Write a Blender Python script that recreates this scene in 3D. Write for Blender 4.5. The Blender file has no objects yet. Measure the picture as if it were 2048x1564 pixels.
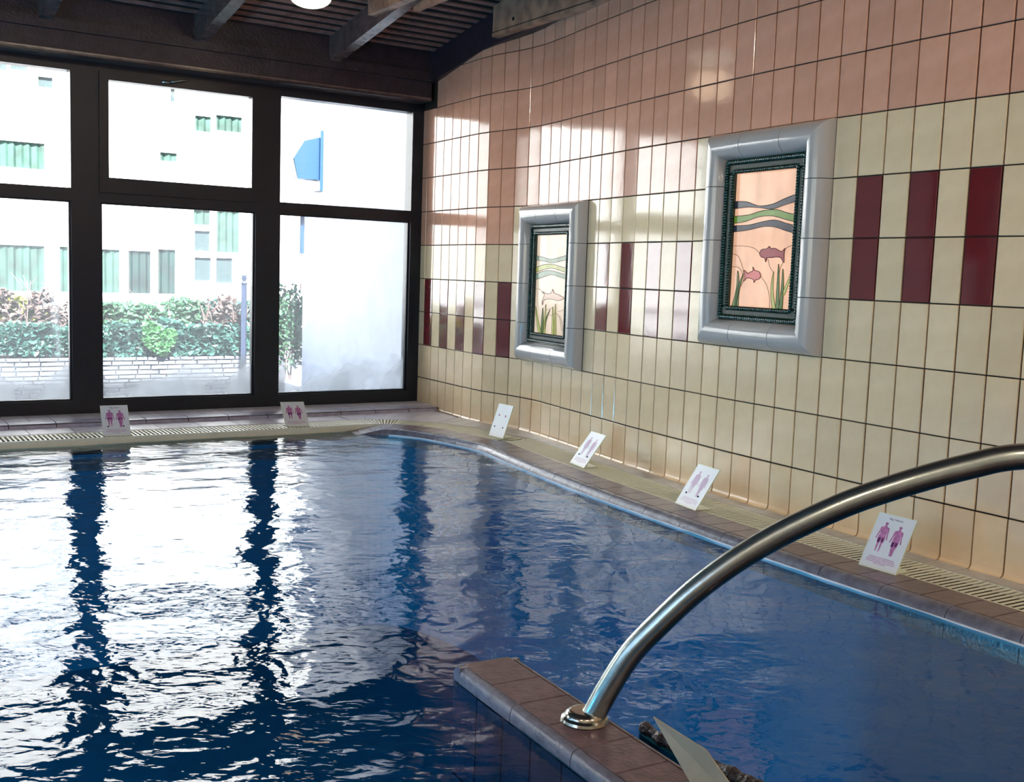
import bpy, math, random
import numpy as np
from mathutils import Vector, Matrix, noise

random.seed(7)
S = bpy.context.scene
COL = S.collection
R = math.radians

# ------------------------------------------------------------------ camera
cd = bpy.data.cameras.new('camera'); cam = bpy.data.objects.new('camera', cd); COL.objects.link(cam)
cd.sensor_fit = 'HORIZONTAL'; cd.sensor_width = 36; cd.lens = 36 * 2162.7 / 2048
cd.clip_start = .05; cd.clip_end = 200
rot = Matrix.Rotation(R(90 - 6.151), 3, 'X') @ Matrix.Rotation(R(1.987), 3, 'Z')
cam.matrix_world = Matrix.Translation((0, 0, 1.023)) @ rot.to_4x4()
S.camera = cam

# ------------------------------------------------------------------ plan frame of the window wall: s along it, d into the room
WO = Vector((-2.848, 6.949, 0)); U = Vector((math.cos(.573), math.sin(.573), 0)); N = Vector((U.y, -U.x, 0))
def P(s, d, z=0): return WO + U * s + N * d + Vector((0, 0, z))
def SD(p):
    q = Vector((p[0], p[1], 0)) - WO
    return q.dot(U), q.dot(N)

# ------------------------------------------------------------------ world, sun, lamps, exposure
w = bpy.data.worlds.new('world'); S.world = w; w.use_nodes = True
nt = w.node_tree; bg = nt.nodes['Background']
sky = nt.nodes.new('ShaderNodeTexSky'); sky.sky_type = 'NISHITA'; sky.sun_disc = False
sky.sun_elevation = R(42); sky.sun_rotation = R(200); sky.altitude = 600
nt.links.new(sky.outputs[0], bg.inputs[0]); bg.inputs[1].default_value = .55
sl = bpy.data.lights.new('sun', 'SUN'); sl.energy = 44; sl.angle = R(1); sl.color = (1, .95, .86)
sun = bpy.data.objects.new('sun', sl); COL.objects.link(sun)
L = (-N * .75 + U * .16 - Vector((0, 0, .8))).normalized()
sun.rotation_euler = L.to_track_quat('-Z', 'Y').to_euler()
S.view_settings.view_transform = 'Standard'; S.view_settings.look = 'None'
S.view_settings.exposure = 0.2; S.view_settings.gamma = 1; S.view_settings.use_curve_mapping = False
S.cycles.use_denoising = True
S.cycles.max_bounces = 8; S.cycles.diffuse_bounces = 4; S.cycles.glossy_bounces = 4
S.cycles.transparent_max_bounces = 16
S.cycles.sample_clamp_indirect = 12
S.cycles.caustics_reflective = False; S.cycles.caustics_refractive = False

# ------------------------------------------------------------------ materials
M = {}
def mat(name, col, rough=.5, metal=0, var=.0, nscale=20, bump=0, spec=.5, coat=0, hue=None, bscale=None, emit=None, estr=0, objvar=0):
    m = bpy.data.materials.new(name); m.use_nodes = True; t = m.node_tree
    b = t.nodes['Principled BSDF']
    b.inputs['Roughness'].default_value = rough; b.inputs['Metallic'].default_value = metal
    b.inputs['Specular IOR Level'].default_value = spec
    b.inputs['Coat Weight'].default_value = coat; b.inputs['Coat Roughness'].default_value = .05
    tc = t.nodes.new('ShaderNodeTexCoord')
    n = t.nodes.new('ShaderNodeTexNoise'); n.inputs['Scale'].default_value = nscale; n.inputs['Detail'].default_value = 5
    t.links.new(tc.outputs['Object'], n.inputs['Vector'])
    mx = t.nodes.new('ShaderNodeMix'); mx.data_type = 'RGBA'
    c2 = hue if hue else tuple(c * (1 - .6 * min(1, var * 2)) for c in col)
    c1 = tuple(min(1, c * (1 + var * .4)) for c in col)
    mx.inputs['A'].default_value = (*c1, 1); mx.inputs['B'].default_value = (*c2, 1)
    rmp = t.nodes.new('ShaderNodeMapRange'); rmp.inputs['From Min'].default_value = .35; rmp.inputs['From Max'].default_value = .7
    t.links.new(n.outputs['Fac'], rmp.inputs['Value']); t.links.new(rmp.outputs[0], mx.inputs['Factor'])
    out = mx.outputs['Result']
    if objvar:
        oi = t.nodes.new('ShaderNodeObjectInfo'); hs = t.nodes.new('ShaderNodeHueSaturation')
        mr = t.nodes.new('ShaderNodeMapRange'); mr.inputs['To Min'].default_value = 1 - objvar; mr.inputs['To Max'].default_value = 1 + objvar
        t.links.new(oi.outputs['Random'], mr.inputs['Value']); t.links.new(mr.outputs[0], hs.inputs['Value'])
        t.links.new(out, hs.inputs['Color']); out = hs.outputs['Color']
    t.links.new(out, b.inputs['Base Color'])
    if emit:
        b.inputs['Emission Color'].default_value = (*emit, 1); b.inputs['Emission Strength'].default_value = estr
    if bump:
        bn = t.nodes.new('ShaderNodeBump'); bn.inputs['Strength'].default_value = bump; bn.inputs['Distance'].default_value = .01
        n2 = t.nodes.new('ShaderNodeTexNoise'); n2.inputs['Scale'].default_value = bscale or nscale * 4; n2.inputs['Detail'].default_value = 3
        t.links.new(tc.outputs['Object'], n2.inputs['Vector']); t.links.new(n2.outputs['Fac'], bn.inputs['Height'])
        t.links.new(bn.outputs[0], b.inputs['Normal'])
    M[name] = m
    return m

mat('cream_glaze', (.82, .62, .39), .09, var=.08, nscale=9, bump=.05, bscale=14, objvar=.05, hue=(.76, .56, .34))
mat('orange_glaze', (.72, .38, .26), .10, var=.1, nscale=9, bump=.05, bscale=14, objvar=.07, hue=(.66, .335, .215))
mat('red_glaze', (.155, .017, .02), .07, var=.1, nscale=9, bump=.05, bscale=14, coat=.5)
mat('grout', (.018, .010, .007), .9, var=.2)
mat('grey_glaze', (.46, .43, .41), .2, var=.02, nscale=6, coat=.3)
mat('brown_tile', (.165, .108, .122), .28, var=.3, nscale=30, bump=.15, bscale=90, objvar=.08)
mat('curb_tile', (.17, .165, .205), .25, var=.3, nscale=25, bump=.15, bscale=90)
mat('deck_tile', (.50, .475, .45), .3, var=.15, nscale=20, bump=.08, bscale=60, objvar=.05)
mat('ledge_tile', (.66, .62, .68), .28, var=.15, nscale=20, bump=.08, bscale=60, objvar=.05)
mat('lip_tile', (.36, .35, .48), .3, var=.2)
mat('grate_plastic', (.80, .79, .64), .4, var=.05)
mat('channel', (.022, .022, .012), .7, var=.3)
mat('deck_grout', (.10, .075, .06), .9, var=.2)
mat('pool_dark_tile', (.035, .035, .075), .25, var=.3, nscale=10, bump=.1)
mat('frame_bronze', (.004, .007, .015), .38, var=.2, metal=.1)
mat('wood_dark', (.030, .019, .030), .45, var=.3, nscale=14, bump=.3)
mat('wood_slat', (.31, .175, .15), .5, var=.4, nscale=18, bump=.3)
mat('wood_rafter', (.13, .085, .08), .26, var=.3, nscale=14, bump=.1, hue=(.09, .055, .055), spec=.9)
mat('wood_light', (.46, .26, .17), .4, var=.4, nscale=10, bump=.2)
mat('gap_shade', (.010, .008, .010), .9)
mat('steel', (.43, .49, .46), .27, metal=1, var=.1, nscale=40, bump=.02)
mat('steel_flange', (.5, .48, .42), .18, metal=1, var=.2, nscale=60)
mat('sign_white', (.78, .79, .80), .3, var=.02)
mat('sign_edge', (.80, .84, .66), .25, var=.02)
mat('print_pink', (.56, .20, .42), .4, var=.4, nscale=90)
mat('print_purple', (.13, .01, .11), .4)
mat('print_ink', (.10, .05, .12), .5)
mat('print_faint', (.60, .42, .56), .5)
mat('bolt_black', (.015, .012, .012), .4)
mat('green_ceramic', (.004, .035, .025), .16, var=.4, nscale=40, bump=.1, coat=.3)
mat('stucco', (.80, .82, .86), .8, var=.05, nscale=6, bump=.3, bscale=120)
mat('facade', (.86, .86, .86), .8, var=.03, nscale=2)
mat('facade_trim', (.75, .75, .75), .6)
mat('curtain', (.025, .065, .052), .7, var=.5, nscale=3)
mat('curtain_dark', (.004, .020, .018), .5, var=.5, nscale=3)
mat('room_dark', (.03, .05, .055), .5, var=.3)
mat('stone', (.125, .135, .165), .85, var=.25, nscale=8, bump=.6, objvar=.25)
mat('stone_joint', (.075, .08, .10), .95, var=.3)
mat('paving', (.2, .2, .22), .8, var=.2)
mat('sign_back', (.40, .385, .29), .4, var=.1)
mat('leaf_green', (.05, .13, .07), .5, var=.5, nscale=3)
mat('leaf_bright', (.06, .22, .07), .5, var=.4, nscale=3)
mat('leaf_yellow', (.22, .24, .045), .5, var=.4, nscale=3)
mat('leaf_ivy', (.04, .12, .10), .4, var=.6, nscale=4)
mat('leaf_brown', (.11, .075, .07), .6, var=.5, nscale=5)
mat('twig', (.15, .10, .10), .8, var=.4)
mat('post_paint', (.018, .03, .065), .5)
mat('lamp_blue', (.012, .045, .11), .4)
mat('lamp_lens', (.5, .55, .45), .2)
mat('plaster_room', (.62, .52, .42), .8, var=.05)
mat('wet_rock', (.028, .02, .024), .3, var=.7, nscale=50, bump=1, bscale=80)
mat('lamp_glass', (.85, .9, .78), .15, emit=(.93, 1, .84), estr=1.1)
mat('lamp_metal', (.5, .5, .5), .3, metal=1)
mat('sealant', (.75, .62, .56), .6)
mat('glint_white', (.9, .9, .95), .4)

def glass_mat(name, fog, streaks):
    m = bpy.data.materials.new(name); m.use_nodes = True; t = m.node_tree; t.nodes.clear()
    o = t.nodes.new('ShaderNodeOutputMaterial'); tr = t.nodes.new('ShaderNodeBsdfTransparent'); tr.inputs[0].default_value = (.96, .985, 1, 1)
    gl = t.nodes.new('ShaderNodeBsdfGlossy'); gl.inputs['Roughness'].default_value = .02
    fr = t.nodes.new('ShaderNodeFresnel'); fr.inputs[0].default_value = 1.35
    mx = t.nodes.new('ShaderNodeMixShader')
    t.links.new(fr.outputs[0], mx.inputs[0]); t.links.new(tr.outputs[0], mx.inputs[1]); t.links.new(gl.outputs[0], mx.inputs[2])
    tl = t.nodes.new('ShaderNodeBsdfTranslucent'); tl.inputs[0].default_value = (.40, .43, .46, 1)
    tc = t.nodes.new('ShaderNodeTexCoord'); sp = t.nodes.new('ShaderNodeSeparateXYZ'); t.links.new(tc.outputs['Object'], sp.inputs[0])
    n = t.nodes.new('ShaderNodeTexNoise'); n.inputs['Scale'].default_value = 3.2; n.inputs['Detail'].default_value = 2
    t.links.new(tc.outputs['Object'], n.inputs['Vector'])
    # condensation along the foot of the pane: height limit wanders with noise
    ma = t.nodes.new('ShaderNodeMath'); ma.operation = 'MULTIPLY_ADD'; ma.inputs[1].default_value = .9; ma.inputs[2].default_value = -.33
    t.links.new(n.outputs['Fac'], ma.inputs[0])
    sb = t.nodes.new('ShaderNodeMath'); sb.operation = 'SUBTRACT'; t.links.new(ma.outputs[0], sb.inputs[0]); t.links.new(sp.outputs['Z'], sb.inputs[1])
    mr = t.nodes.new('ShaderNodeMapRange'); mr.inputs['From Min'].default_value = -.12; mr.inputs['From Max'].default_value = .22; mr.inputs['To Max'].default_value = fog
    t.links.new(sb.outputs[0], mr.inputs['Value'])
    # vertical wipe streaks
    mp = t.nodes.new('ShaderNodeMapping'); mp.inputs['Scale'].default_value = (9, 9, .7); t.links.new(tc.outputs['Object'], mp.inputs[0])
    n2 = t.nodes.new('ShaderNodeTexNoise'); n2.inputs['Scale'].default_value = 1; n2.inputs['Detail'].default_value = 4; t.links.new(mp.outputs[0], n2.inputs['Vector'])
    mr2 = t.nodes.new('ShaderNodeMapRange'); mr2.inputs['From Min'].default_value = .52; mr2.inputs['From Max'].default_value = .8; mr2.inputs['To Max'].default_value = streaks
    t.links.new(n2.outputs['Fac'], mr2.inputs['Value'])
    mm = t.nodes.new('ShaderNodeMath'); mm.operation = 'MAXIMUM'; mr.inputs['To Min'].default_value = .13 if fog else 0; t.links.new(mr.outputs[0], mm.inputs[0]); t.links.new(mr2.outputs[0], mm.inputs[1])  # besides condensation, misted panes get an even white veil: haze put into the glass
    m2 = t.nodes.new('ShaderNodeMixShader'); t.links.new(mm.outputs[0], m2.inputs[0]); t.links.new(mx.outputs[0], m2.inputs[1]); t.links.new(tl.outputs[0], m2.inputs[2])
    t.links.new(m2.outputs[0], o.inputs[0]); M[name] = m
glass_mat('pane_clear', .0, .03); glass_mat('pane_misted', .75, .2); glass_mat('pane_streaked', .75, .6)

def water_mat():
    m = bpy.data.materials.new('pool_water'); m.use_nodes = True; t = m.node_tree; t.nodes.clear()
    o = t.nodes.new('ShaderNodeOutputMaterial'); tr = t.nodes.new('ShaderNodeBsdfTransparent'); tr.inputs[0].default_value = (.20, .70, .97, 1)
    gl = t.nodes.new('ShaderNodeBsdfGlossy'); gl.inputs['Roughness'].default_value = .015
    fr = t.nodes.new('ShaderNodeFresnel'); fr.inputs[0].default_value = 1.31
    mx = t.nodes.new('ShaderNodeMixShader')
    tc = t.nodes.new('ShaderNodeTexCoord')
    hs = []
    for sc, am, rt, sx in ((9, .7, .4, 1), (22, .28, -.5, .6), (55, .07, .1, .6)):
        mp = t.nodes.new('ShaderNodeMapping'); mp.inputs['Scale'].default_value = (sx, 1, 1); mp.inputs['Rotation'].default_value = (0, 0, rt)
        t.links.new(tc.outputs['Object'], mp.inputs[0])
        n = t.nodes.new('ShaderNodeTexNoise'); n.inputs['Scale'].default_value = sc; n.inputs['Detail'].default_value = 1.5; n.inputs['Distortion'].default_value = .6
        t.links.new(mp.outputs[0], n.inputs['Vector'])
        mu = t.nodes.new('ShaderNodeMath'); mu.operation = 'MULTIPLY'; mu.inputs[1].default_value = am; t.links.new(n.outputs['Fac'], mu.inputs[0]); hs.append(mu)
    a = t.nodes.new('ShaderNodeMath'); t.links.new(hs[0].outputs[0], a.inputs[0]); t.links.new(hs[1].outputs[0], a.inputs[1])
    b = t.nodes.new('ShaderNodeMath'); t.links.new(a.outputs[0], b.inputs[0]); t.links.new(hs[2].outputs[0], b.inputs[1])
    bn = t.nodes.new('ShaderNodeBump'); bn.inputs['Strength'].default_value = 1; bn.inputs['Distance'].default_value = WAVE
    t.links.new(b.outputs[0], bn.inputs['Height'])
    t.links.new(bn.outputs[0], gl.inputs['Normal']); t.links.new(bn.outputs[0], fr.inputs['Normal'])
    t.links.new(fr.outputs[0], mx.inputs[0]); t.links.new(tr.outputs[0], mx.inputs[1]); t.links.new(gl.outputs[0], mx.inputs[2])
    t.links.new(mx.outputs[0], o.inputs[0]); M['pool_water'] = m
WAVE = .006
water_mat()

def basin_mat():
    m = mat('basin_tile', (.010, .17, .36), .5)
    t = m.node_tree; b = t.nodes['Principled BSDF']
    tc = t.nodes.new('ShaderNodeTexCoord'); br = t.nodes.new('ShaderNodeTexBrick')
    br.offset = 0; br.inputs['Scale'].default_value = 1; br.inputs['Brick Width'].default_value = .25; br.inputs['Mortar Smooth'].default_value = 1; br.inputs['Row Height'].default_value = .125
    br.inputs['Mortar Size'].default_value = .006
    br.inputs['Color1'].default_value = (.005, .21, .36, 1); br.inputs['Color2'].default_value = (.005, .20, .35, 1); br.inputs['Mortar'].default_value = (.005, .165, .30, 1)
    t.links.new(tc.outputs['Object'], br.inputs['Vector']); t.links.new(br.outputs['Color'], b.inputs['Base Color'])
basin_mat()

# ------------------------------------------------------------------ mesh helpers
def mesh(name, V, F, mats, mi=None, smooth=False):
    me = bpy.data.meshes.new(name); me.from_pydata([tuple(v) for v in V], [], F)
    for m in (mats if isinstance(mats, (list, tuple)) else [mats]): me.materials.append(M[m])
    if mi: me.polygons.foreach_set('material_index', mi)
    if smooth: me.polygons.foreach_set('use_smooth', [True] * len(F))
    me.update(); return me
def ob(name, me, parent=None, mw=None, **props):
    o = bpy.data.objects.new(name, me); COL.objects.link(o)
    if parent: o.parent = parent
    if mw is not None: o.matrix_local = mw
    for k, v in props.items(): o[k] = v
    return o
def thing(name, label, cat, group=None, mw=None):
    o = bpy.data.objects.new(name, None); COL.objects.link(o); o.empty_display_size = .05
    o['label'] = label; o['category'] = cat
    if group: o['group'] = group
    if mw is not None: o.matrix_world = mw
    return o
class MB:
    def __init__(s): s.V = []; s.F = []; s.I = []
    def add(s, V, F, i=0):
        n = len(s.V); s.V += [tuple(v) for v in V]; s.F += [tuple(n + a for a in f) for f in F]; s.I += [i] * len(F); return s
    def box(s, x0, x1, y0, y1, z0, z1, T=None, i=0, bev=0):
        if bev:
            b = bev
            V = [(x0, y0, z0), (x1, y0, z0), (x1, y1, z0), (x0, y1, z0), (x0, y0, z1 - b), (x1, y0, z1 - b), (x1, y1, z1 - b), (x0, y1, z1 - b),
                 (x0 + b, y0 + b, z1), (x1 - b, y0 + b, z1), (x1 - b, y1 - b, z1), (x0 + b, y1 - b, z1)]
            F = [(3, 2, 1, 0), (0, 1, 5, 4), (1, 2, 6, 5), (2, 3, 7, 6), (3, 0, 4, 7), (4, 5, 9, 8), (5, 6, 10, 9), (6, 7, 11, 10), (7, 4, 8, 11), (8, 9, 10, 11)]
        else:
            V = [(x0, y0, z0), (x1, y0, z0), (x1, y1, z0), (x0, y1, z0), (x0, y0, z1), (x1, y0, z1), (x1, y1, z1), (x0, y1, z1)]
            F = [(3, 2, 1, 0), (4, 5, 6, 7), (0, 1, 5, 4), (1, 2, 6, 5), (2, 3, 7, 6), (3, 0, 4, 7)]
        if T: V = [T(*v) for v in V]
        return s.add(V, F, i)
    def lathe(s, prof, n=24, c=(0, 0, 0), i=0):
        V = []; F = []
        for r, z in prof:
            for k in range(n):
                a = 2 * math.pi * k / n; V.append((c[0] + r * math.cos(a), c[1] + r * math.sin(a), c[2] + z))
        for j in range(len(prof) - 1):
            for k in range(n):
                F.append((j * n + k, j * n + (k + 1) % n, (j + 1) * n + (k + 1) % n, (j + 1) * n + k))
        F.append(tuple(range(n - 1, -1, -1))); F.append(tuple((len(prof) - 1) * n + k for k in range(n)))
        return s.add(V, F, i)
    def tube(s, pts, r, n=10, i=0, cap=True):
        pts = [Vector(p) for p in pts]; V = []; F = []
        up = None
        for j, p in enumerate(pts):
            t = (pts[min(j + 1, len(pts) - 1)] - pts[max(j - 1, 0)]).normalized()
            if up is None: up = t.orthogonal().normalized()
            up = (up - t * up.dot(t)).normalized(); sd = t.cross(up)
            rr = r[j] if isinstance(r, (list, tuple)) else r
            for k in range(n):
                a = 2 * math.pi * k / n; V.append(p + (up * math.cos(a) + sd * math.sin(a)) * rr)
        for j in range(len(pts) - 1):
            for k in range(n): F.append((j * n + k, j * n + (k + 1) % n, (j + 1) * n + (k + 1) % n, (j + 1) * n + k))
        if cap: F.append(tuple(range(n - 1, -1, -1))); F.append(tuple((len(pts) - 1) * n + k for k in range(n)))
        return s.add(V, F, i)
    def prism(s, poly, z0, z1, T=None, i=0):
        n = len(poly); V = [(x, y, z0) for x, y in poly] + [(x, y, z1) for x, y in poly]
        F = [tuple(range(n - 1, -1, -1)), tuple(range(n, 2 * n))] + [(k, (k + 1) % n, n + (k + 1) % n, n + k) for k in range(n)]
        if T: V = [T(*v) for v in V]
        return s.add(V, F, i)
    def mesh(s, name, mats, smooth=False): return mesh(name, s.V, s.F, mats, s.I, smooth)
    def ob(s, name, mats, parent=None, smooth=False, mw=None, **props): return ob(name, s.mesh(name, mats, smooth), parent, mw, **props)
def shade(o, ang=40):
    me = o.data
    me.polygons.foreach_set('use_smooth', [True] * len(me.polygons)); me.set_sharp_from_angle(angle=R(ang)); return o
def sdbox(s0, s1, d0, d1, z0, z1, mb=None, i=0):
    mb = mb or MB(); return mb.box(s0, s1, d0, d1, z0, z1, T=lambda x, y, z: P(x, y, z), i=i)
def crom(pts, n=8):
    pts = [Vector(p) for p in pts]; out = []
    for j in range(len(pts) - 1):
        a = pts[max(j - 1, 0)]; b = pts[j]; c = pts[j + 1]; d = pts[min(j + 2, len(pts) - 1)]
        for k in range(n):
            t = k / n
            out.append(.5 * ((2 * b) + (c - a) * t + (2 * a - 5 * b + 4 * c - d) * t * t + (3 * b - a - 3 * c + d) * t ** 3))
    out.append(pts[-1]); return out
def frame(o, x, y, z):
    return Matrix(((x[0], y[0], z[0], o[0]), (x[1], y[1], z[1], o[1]), (x[2], y[2], z[2], o[2]), (0, 0, 0, 1)))
Z = Vector((0, 0, 1))

# ------------------------------------------------------------------ the right wall in plan: one point per tile column
WC = [(-.689, 8.207), (-.620, 8.093), (-.553, 7.977), (-.488, 7.861), (-.421, 7.745), (-.355, 7.630), (-.287, 7.515), (-.210, 7.406), (-.121, 7.307),
      (-.030, 7.210), (.055, 7.107), (.128, 6.995), (.189, 6.876), (.245, 6.756), (.300, 6.634), (.355, 6.513), (.410, 6.391), (.465, 6.270), (.521, 6.149),
      (.576, 6.027), (.632, 5.906), (.691, 5.786), (.749, 5.666), (.809, 5.547), (.870, 5.428), (.931, 5.309), (.990, 5.189), (1.052, 5.071), (1.116, 4.954),
      (1.181, 4.837), (1.246, 4.720), (1.312, 4.605), (1.378, 4.488), (1.443, 4.372), (1.510, 4.256), (1.577, 4.141), (1.646, 4.026), (1.716, 3.913), (1.787, 3.800)]
W = {i - 8: Vector((x, y, 0)) for i, (x, y) in enumerate(WC)}
W[-9] = Vector((-.757, 8.321, 0)); W[-10] = Vector((-.825, 8.436, 0)); W[-11] = Vector((-.893, 8.550, 0))
dw = Vector((math.cos(R(-58.5)), math.sin(R(-58.5)), 0)) * .1334
for c in range(31, 68): W[c] = W[c - 1] + dw
ROW = [0, .218] + [.218 + .25 * k for k in range(1, 14)]
def wn(c):  # wall normal towards the pool at tile c
    t = (W[c + 1] - W[c]).normalized(); return Vector((t.y, -t.x, 0)), t

# ================================================================== STRUCTURE
# wall backing
mb = MB()
cs = list(range(-11, 67)); V = []; F = []
for c in cs:
    n, t = wn(c) if c < 66 else wn(65)
    p = W[c] - n * .008; q = W[c] - n * .16
    V += [(p.x, p.y, -.3), (p.x, p.y, 4.9), (q.x, q.y, -.3), (q.x, q.y, 4.9)]
for k in range(len(cs) - 1):
    a = 4 * k; F += [(a, a + 4, a + 5, a + 1), (a + 2, a + 3, a + 7, a + 6), (a + 1, a + 5, a + 7, a + 3)]
wall_right = ob('wall_right', mesh('wall_right', V, F, 'grout'), kind='structure')

def tile_mesh(name, m, w, h, foot=False):
    # local: x along the wall, y out of the wall, z up; front at y=0
    b = .0022; e = .0075
    if foot:
        prof = [(-e, -.0), (.016, .002), (.007, .005), (.002, .012), (0, .022), (0, h - b), (-b, h), (-e, h)]
        V = []; F = []
        for x in (-w / 2, w / 2):
            V += [(x, y, z) for y, z in prof]
        n = len(prof)
        for k in range(n): F.append((k, (k + 1) % n, n + (k + 1) % n, n + k))
        F += [tuple(range(n - 1, -1, -1)), tuple(range(n, 2 * n))]
        return mesh(name, V, F, m)
    mb = MB().box(-w / 2, w / 2, 0, h, -e, 0, T=lambda x, y, z: (x, z, y), bev=b)
    return mb.mesh(name, m)
TM = {}
for m in ('cream_glaze', 'orange_glaze', 'red_glaze'):
    TM[m, 0] = tile_mesh('tile', m, .1268, .245)
TM['cream_glaze', 1] = tile_mesh('tile', 'cream_glaze', .1268, .214, True)
def tile_kind(c, k):
    if c <= 0: o, r = 5, (2, 3)
    elif c <= 15: o, r = 6, (3, 4)
    else: o, r = 7, (4, 5)
    if k >= o: return 'orange_glaze'
    reds = (-8, -6, -4, -2, 0, 9, 11, 13, 15, 24, 26, 28, 30, 32, 34)
    if c in reds and k in r: return 'red_glaze'
    return 'cream_glaze'
def in_frame(c, k):
    return (2 <= c <= 7 and 2 <= k <= 5) or (17 <= c <= 22 and 3 <= k <= 6)
tiles = []
for c in range(-9, 60):
    top = 11 if c < 8 else 13
    if c > 34: top = 13
    for k in range(top):
        if in_frame(c, k): continue
        if c <= -8 and k >= 9: continue
        tiles.append((c, k))
vis = lambda c, k: c <= 31 and not (c <= 7 and k > 10) and not (c > 7 and k > 9) and not (c > 17 and k > 8)
order = sorted([t for t in tiles if vis(*t)], key=lambda t: -t[0])
single = set(order[:300])
rest = MB()
ti = {'cream_glaze': 0, 'orange_glaze': 1, 'red_glaze': 2}
for c, k in tiles:
    n, t = wn(c); mid = (W[c] + W[c + 1]) / 2; m = tile_kind(c, k)
    j = random.uniform(-.0035, .0035); j2 = random.uniform(-.003, .003)
    tt = (t + n * j).normalized(); nn = Vector((tt.y, -tt.x, 0)); zz = (Z + nn * j2).normalized()
    o = mid + Vector((0, 0, ROW[k] + (.0025 if k else 0))) + n * random.uniform(-.0004, .0004)
    mw = frame(o, tt, nn, zz)
    me = TM[m, 1 if k == 0 else 0]
    if (c, k) in single:
        ob('tile', me, wall_right, mw)
    else:
        rest.add([mw @ v.co for v in me.vertices], [tuple(p.vertices) for p in me.polygons], ti[m])
rest.ob('tile_field', ['cream_glaze', 'orange_glaze', 'red_glaze'], wall_right, kind='stuff')

# window wall ------------------------------------------------------
# openings measured on the photograph; bay pitch 1.205 m
def bars(mb, s0, s1, z0, z1, d0=-.05, d1=.03): sdbox(s0, s1, d0, d1, z0, z1, mb)
wall_window = MB()
sdbox(-4.9, 2.56, -.14, 0.0, 2.27, 2.95, wall_window)      # above the windows
sdbox(-4.9, 2.56, -.12, .04, -.5, .02, wall_window)        # below them
wall_far = wall_window.ob('wall_far', 'wood_dark', kind='structure')
mb = MB(); sdbox(-3.11, -1.17, -.12, .03, .02, 2.27, mb); sdbox(-4.9, -4.6, -.12, .03, .02, 2.27, mb); mb.ob('wall_pier', 'plaster_room', wall_far)
bays = [(1.38, 2.407, 2.5, 'std'), (.18, 1.205, 1.38, 'sash'), (-1.03, 0, .18, 'std'), (-4.46, -3.28, -3.10, 'std')]
for bi, (s0, s1, s2, kind_) in enumerate(bays):
    wroot = bpy.data.objects.new('window_%d' % (bi + 1), None); COL.objects.link(wroot); wroot['kind'] = 'structure'
    wroot.matrix_world = Matrix.Translation(P(s0, 0, .1))
    inv = wroot.matrix_world.inverted()
    def add(mb, name, m, **k):
        o = mb.ob(name, m, None, **k); o.parent = wroot; o.matrix_parent_inverse = inv; return o
    zt0, zt1 = (1.471, 2.197) if kind_ == 'std' else (1.552, 2.163)
    ss = 0 if kind_ == 'std' else .048
    mb = MB()
    bars(mb, s1, s2, .02, 2.27, -.07, .035)     # mullion to the right
    if bi >= 2: bars(mb, s0 - .15, s0, .02, 2.27, -.07, .035)
    bars(mb, s0, s1, .02, .114, -.07, .035)
    bars(mb, s0, s1, 2.197, 2.27, -.07, .035)
    bars(mb, s0, s1, 1.392, 1.471, -.07, .035)
    # glazing beads
    for a, b_, c_, d_ in ((s0, s0 + .012, .114, 1.392), (s1 - .012, s1, .114, 1.392), (s0, s1, .114, .124), (s0, s1, 1.382, 1.392)):
        bars(mb, a, b_, c_, d_, -.03, .012)
    add(mb, 'frame', 'frame_bronze')
    if kind_ == 'sash':
        mb = MB()
        bars(mb, s0 - .01, s0 + ss, 1.455, 2.215, -.03, .052); bars(mb, s1 - ss + .012, s1 + .01, 1.455, 2.215, -.03, .052)
        bars(mb, s0 + ss, s1 - ss + .012, 1.455, zt0, -.03, .052); bars(mb, s0 + ss, s1 - ss + .012, zt1, 2.215, -.03, .052)
        add(mb, 'sash', 'frame_bronze')
        h = MB(); c0 = P(s0 + .43, .055, 2.19); h.tube([c0 - U * .01, c0 + N * .03 + U * .02 + Z * .005, c0 + N * .035 + U * .11 + Z * .03], .006, 8)
        h.tube([c0 - U * .05, c0 + U * .0], .011, 8)
        o = add(h, 'sash_handle', 'steel', smooth=True)
    m_low = 'pane_streaked' if bi in (2,) else 'pane_misted'
    for (a, b_, z0, z1, m) in ((s0, s1, .114, 1.392, m_low), (s0 + ss, s1 - ss + .012, zt0, zt1, 'pane_clear')):
        g = MB().box(-.004, b_ - a + .004, -.003, .003, -.004, z1 - z0 + .004)
        g.ob('pane', m, wroot, mw=inv @ frame(P(a, -.01, z0), U, N, Z))
# header beam over the windows, with its lit lower lip
mb = MB(); sdbox(-4.9, 2.47, 0, .2, 2.275, 2.98, mb); hb = mb.ob('trim_header', 'wood_dark', kind='structure')
mb = MB(); sdbox(-4.9, 2.465, .2, .212, 2.262, 2.285, mb); sdbox(-4.9, 2.465, .03, .212, 2.262, 2.275, mb); mb.ob('lower_lip', 'wood_rafter', hb)
mb = MB(); sdbox(-4.9, 2.462, .2, .222, 2.40, 2.47, mb); mb.ob('face_board', 'wood_dark', hb)

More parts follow.
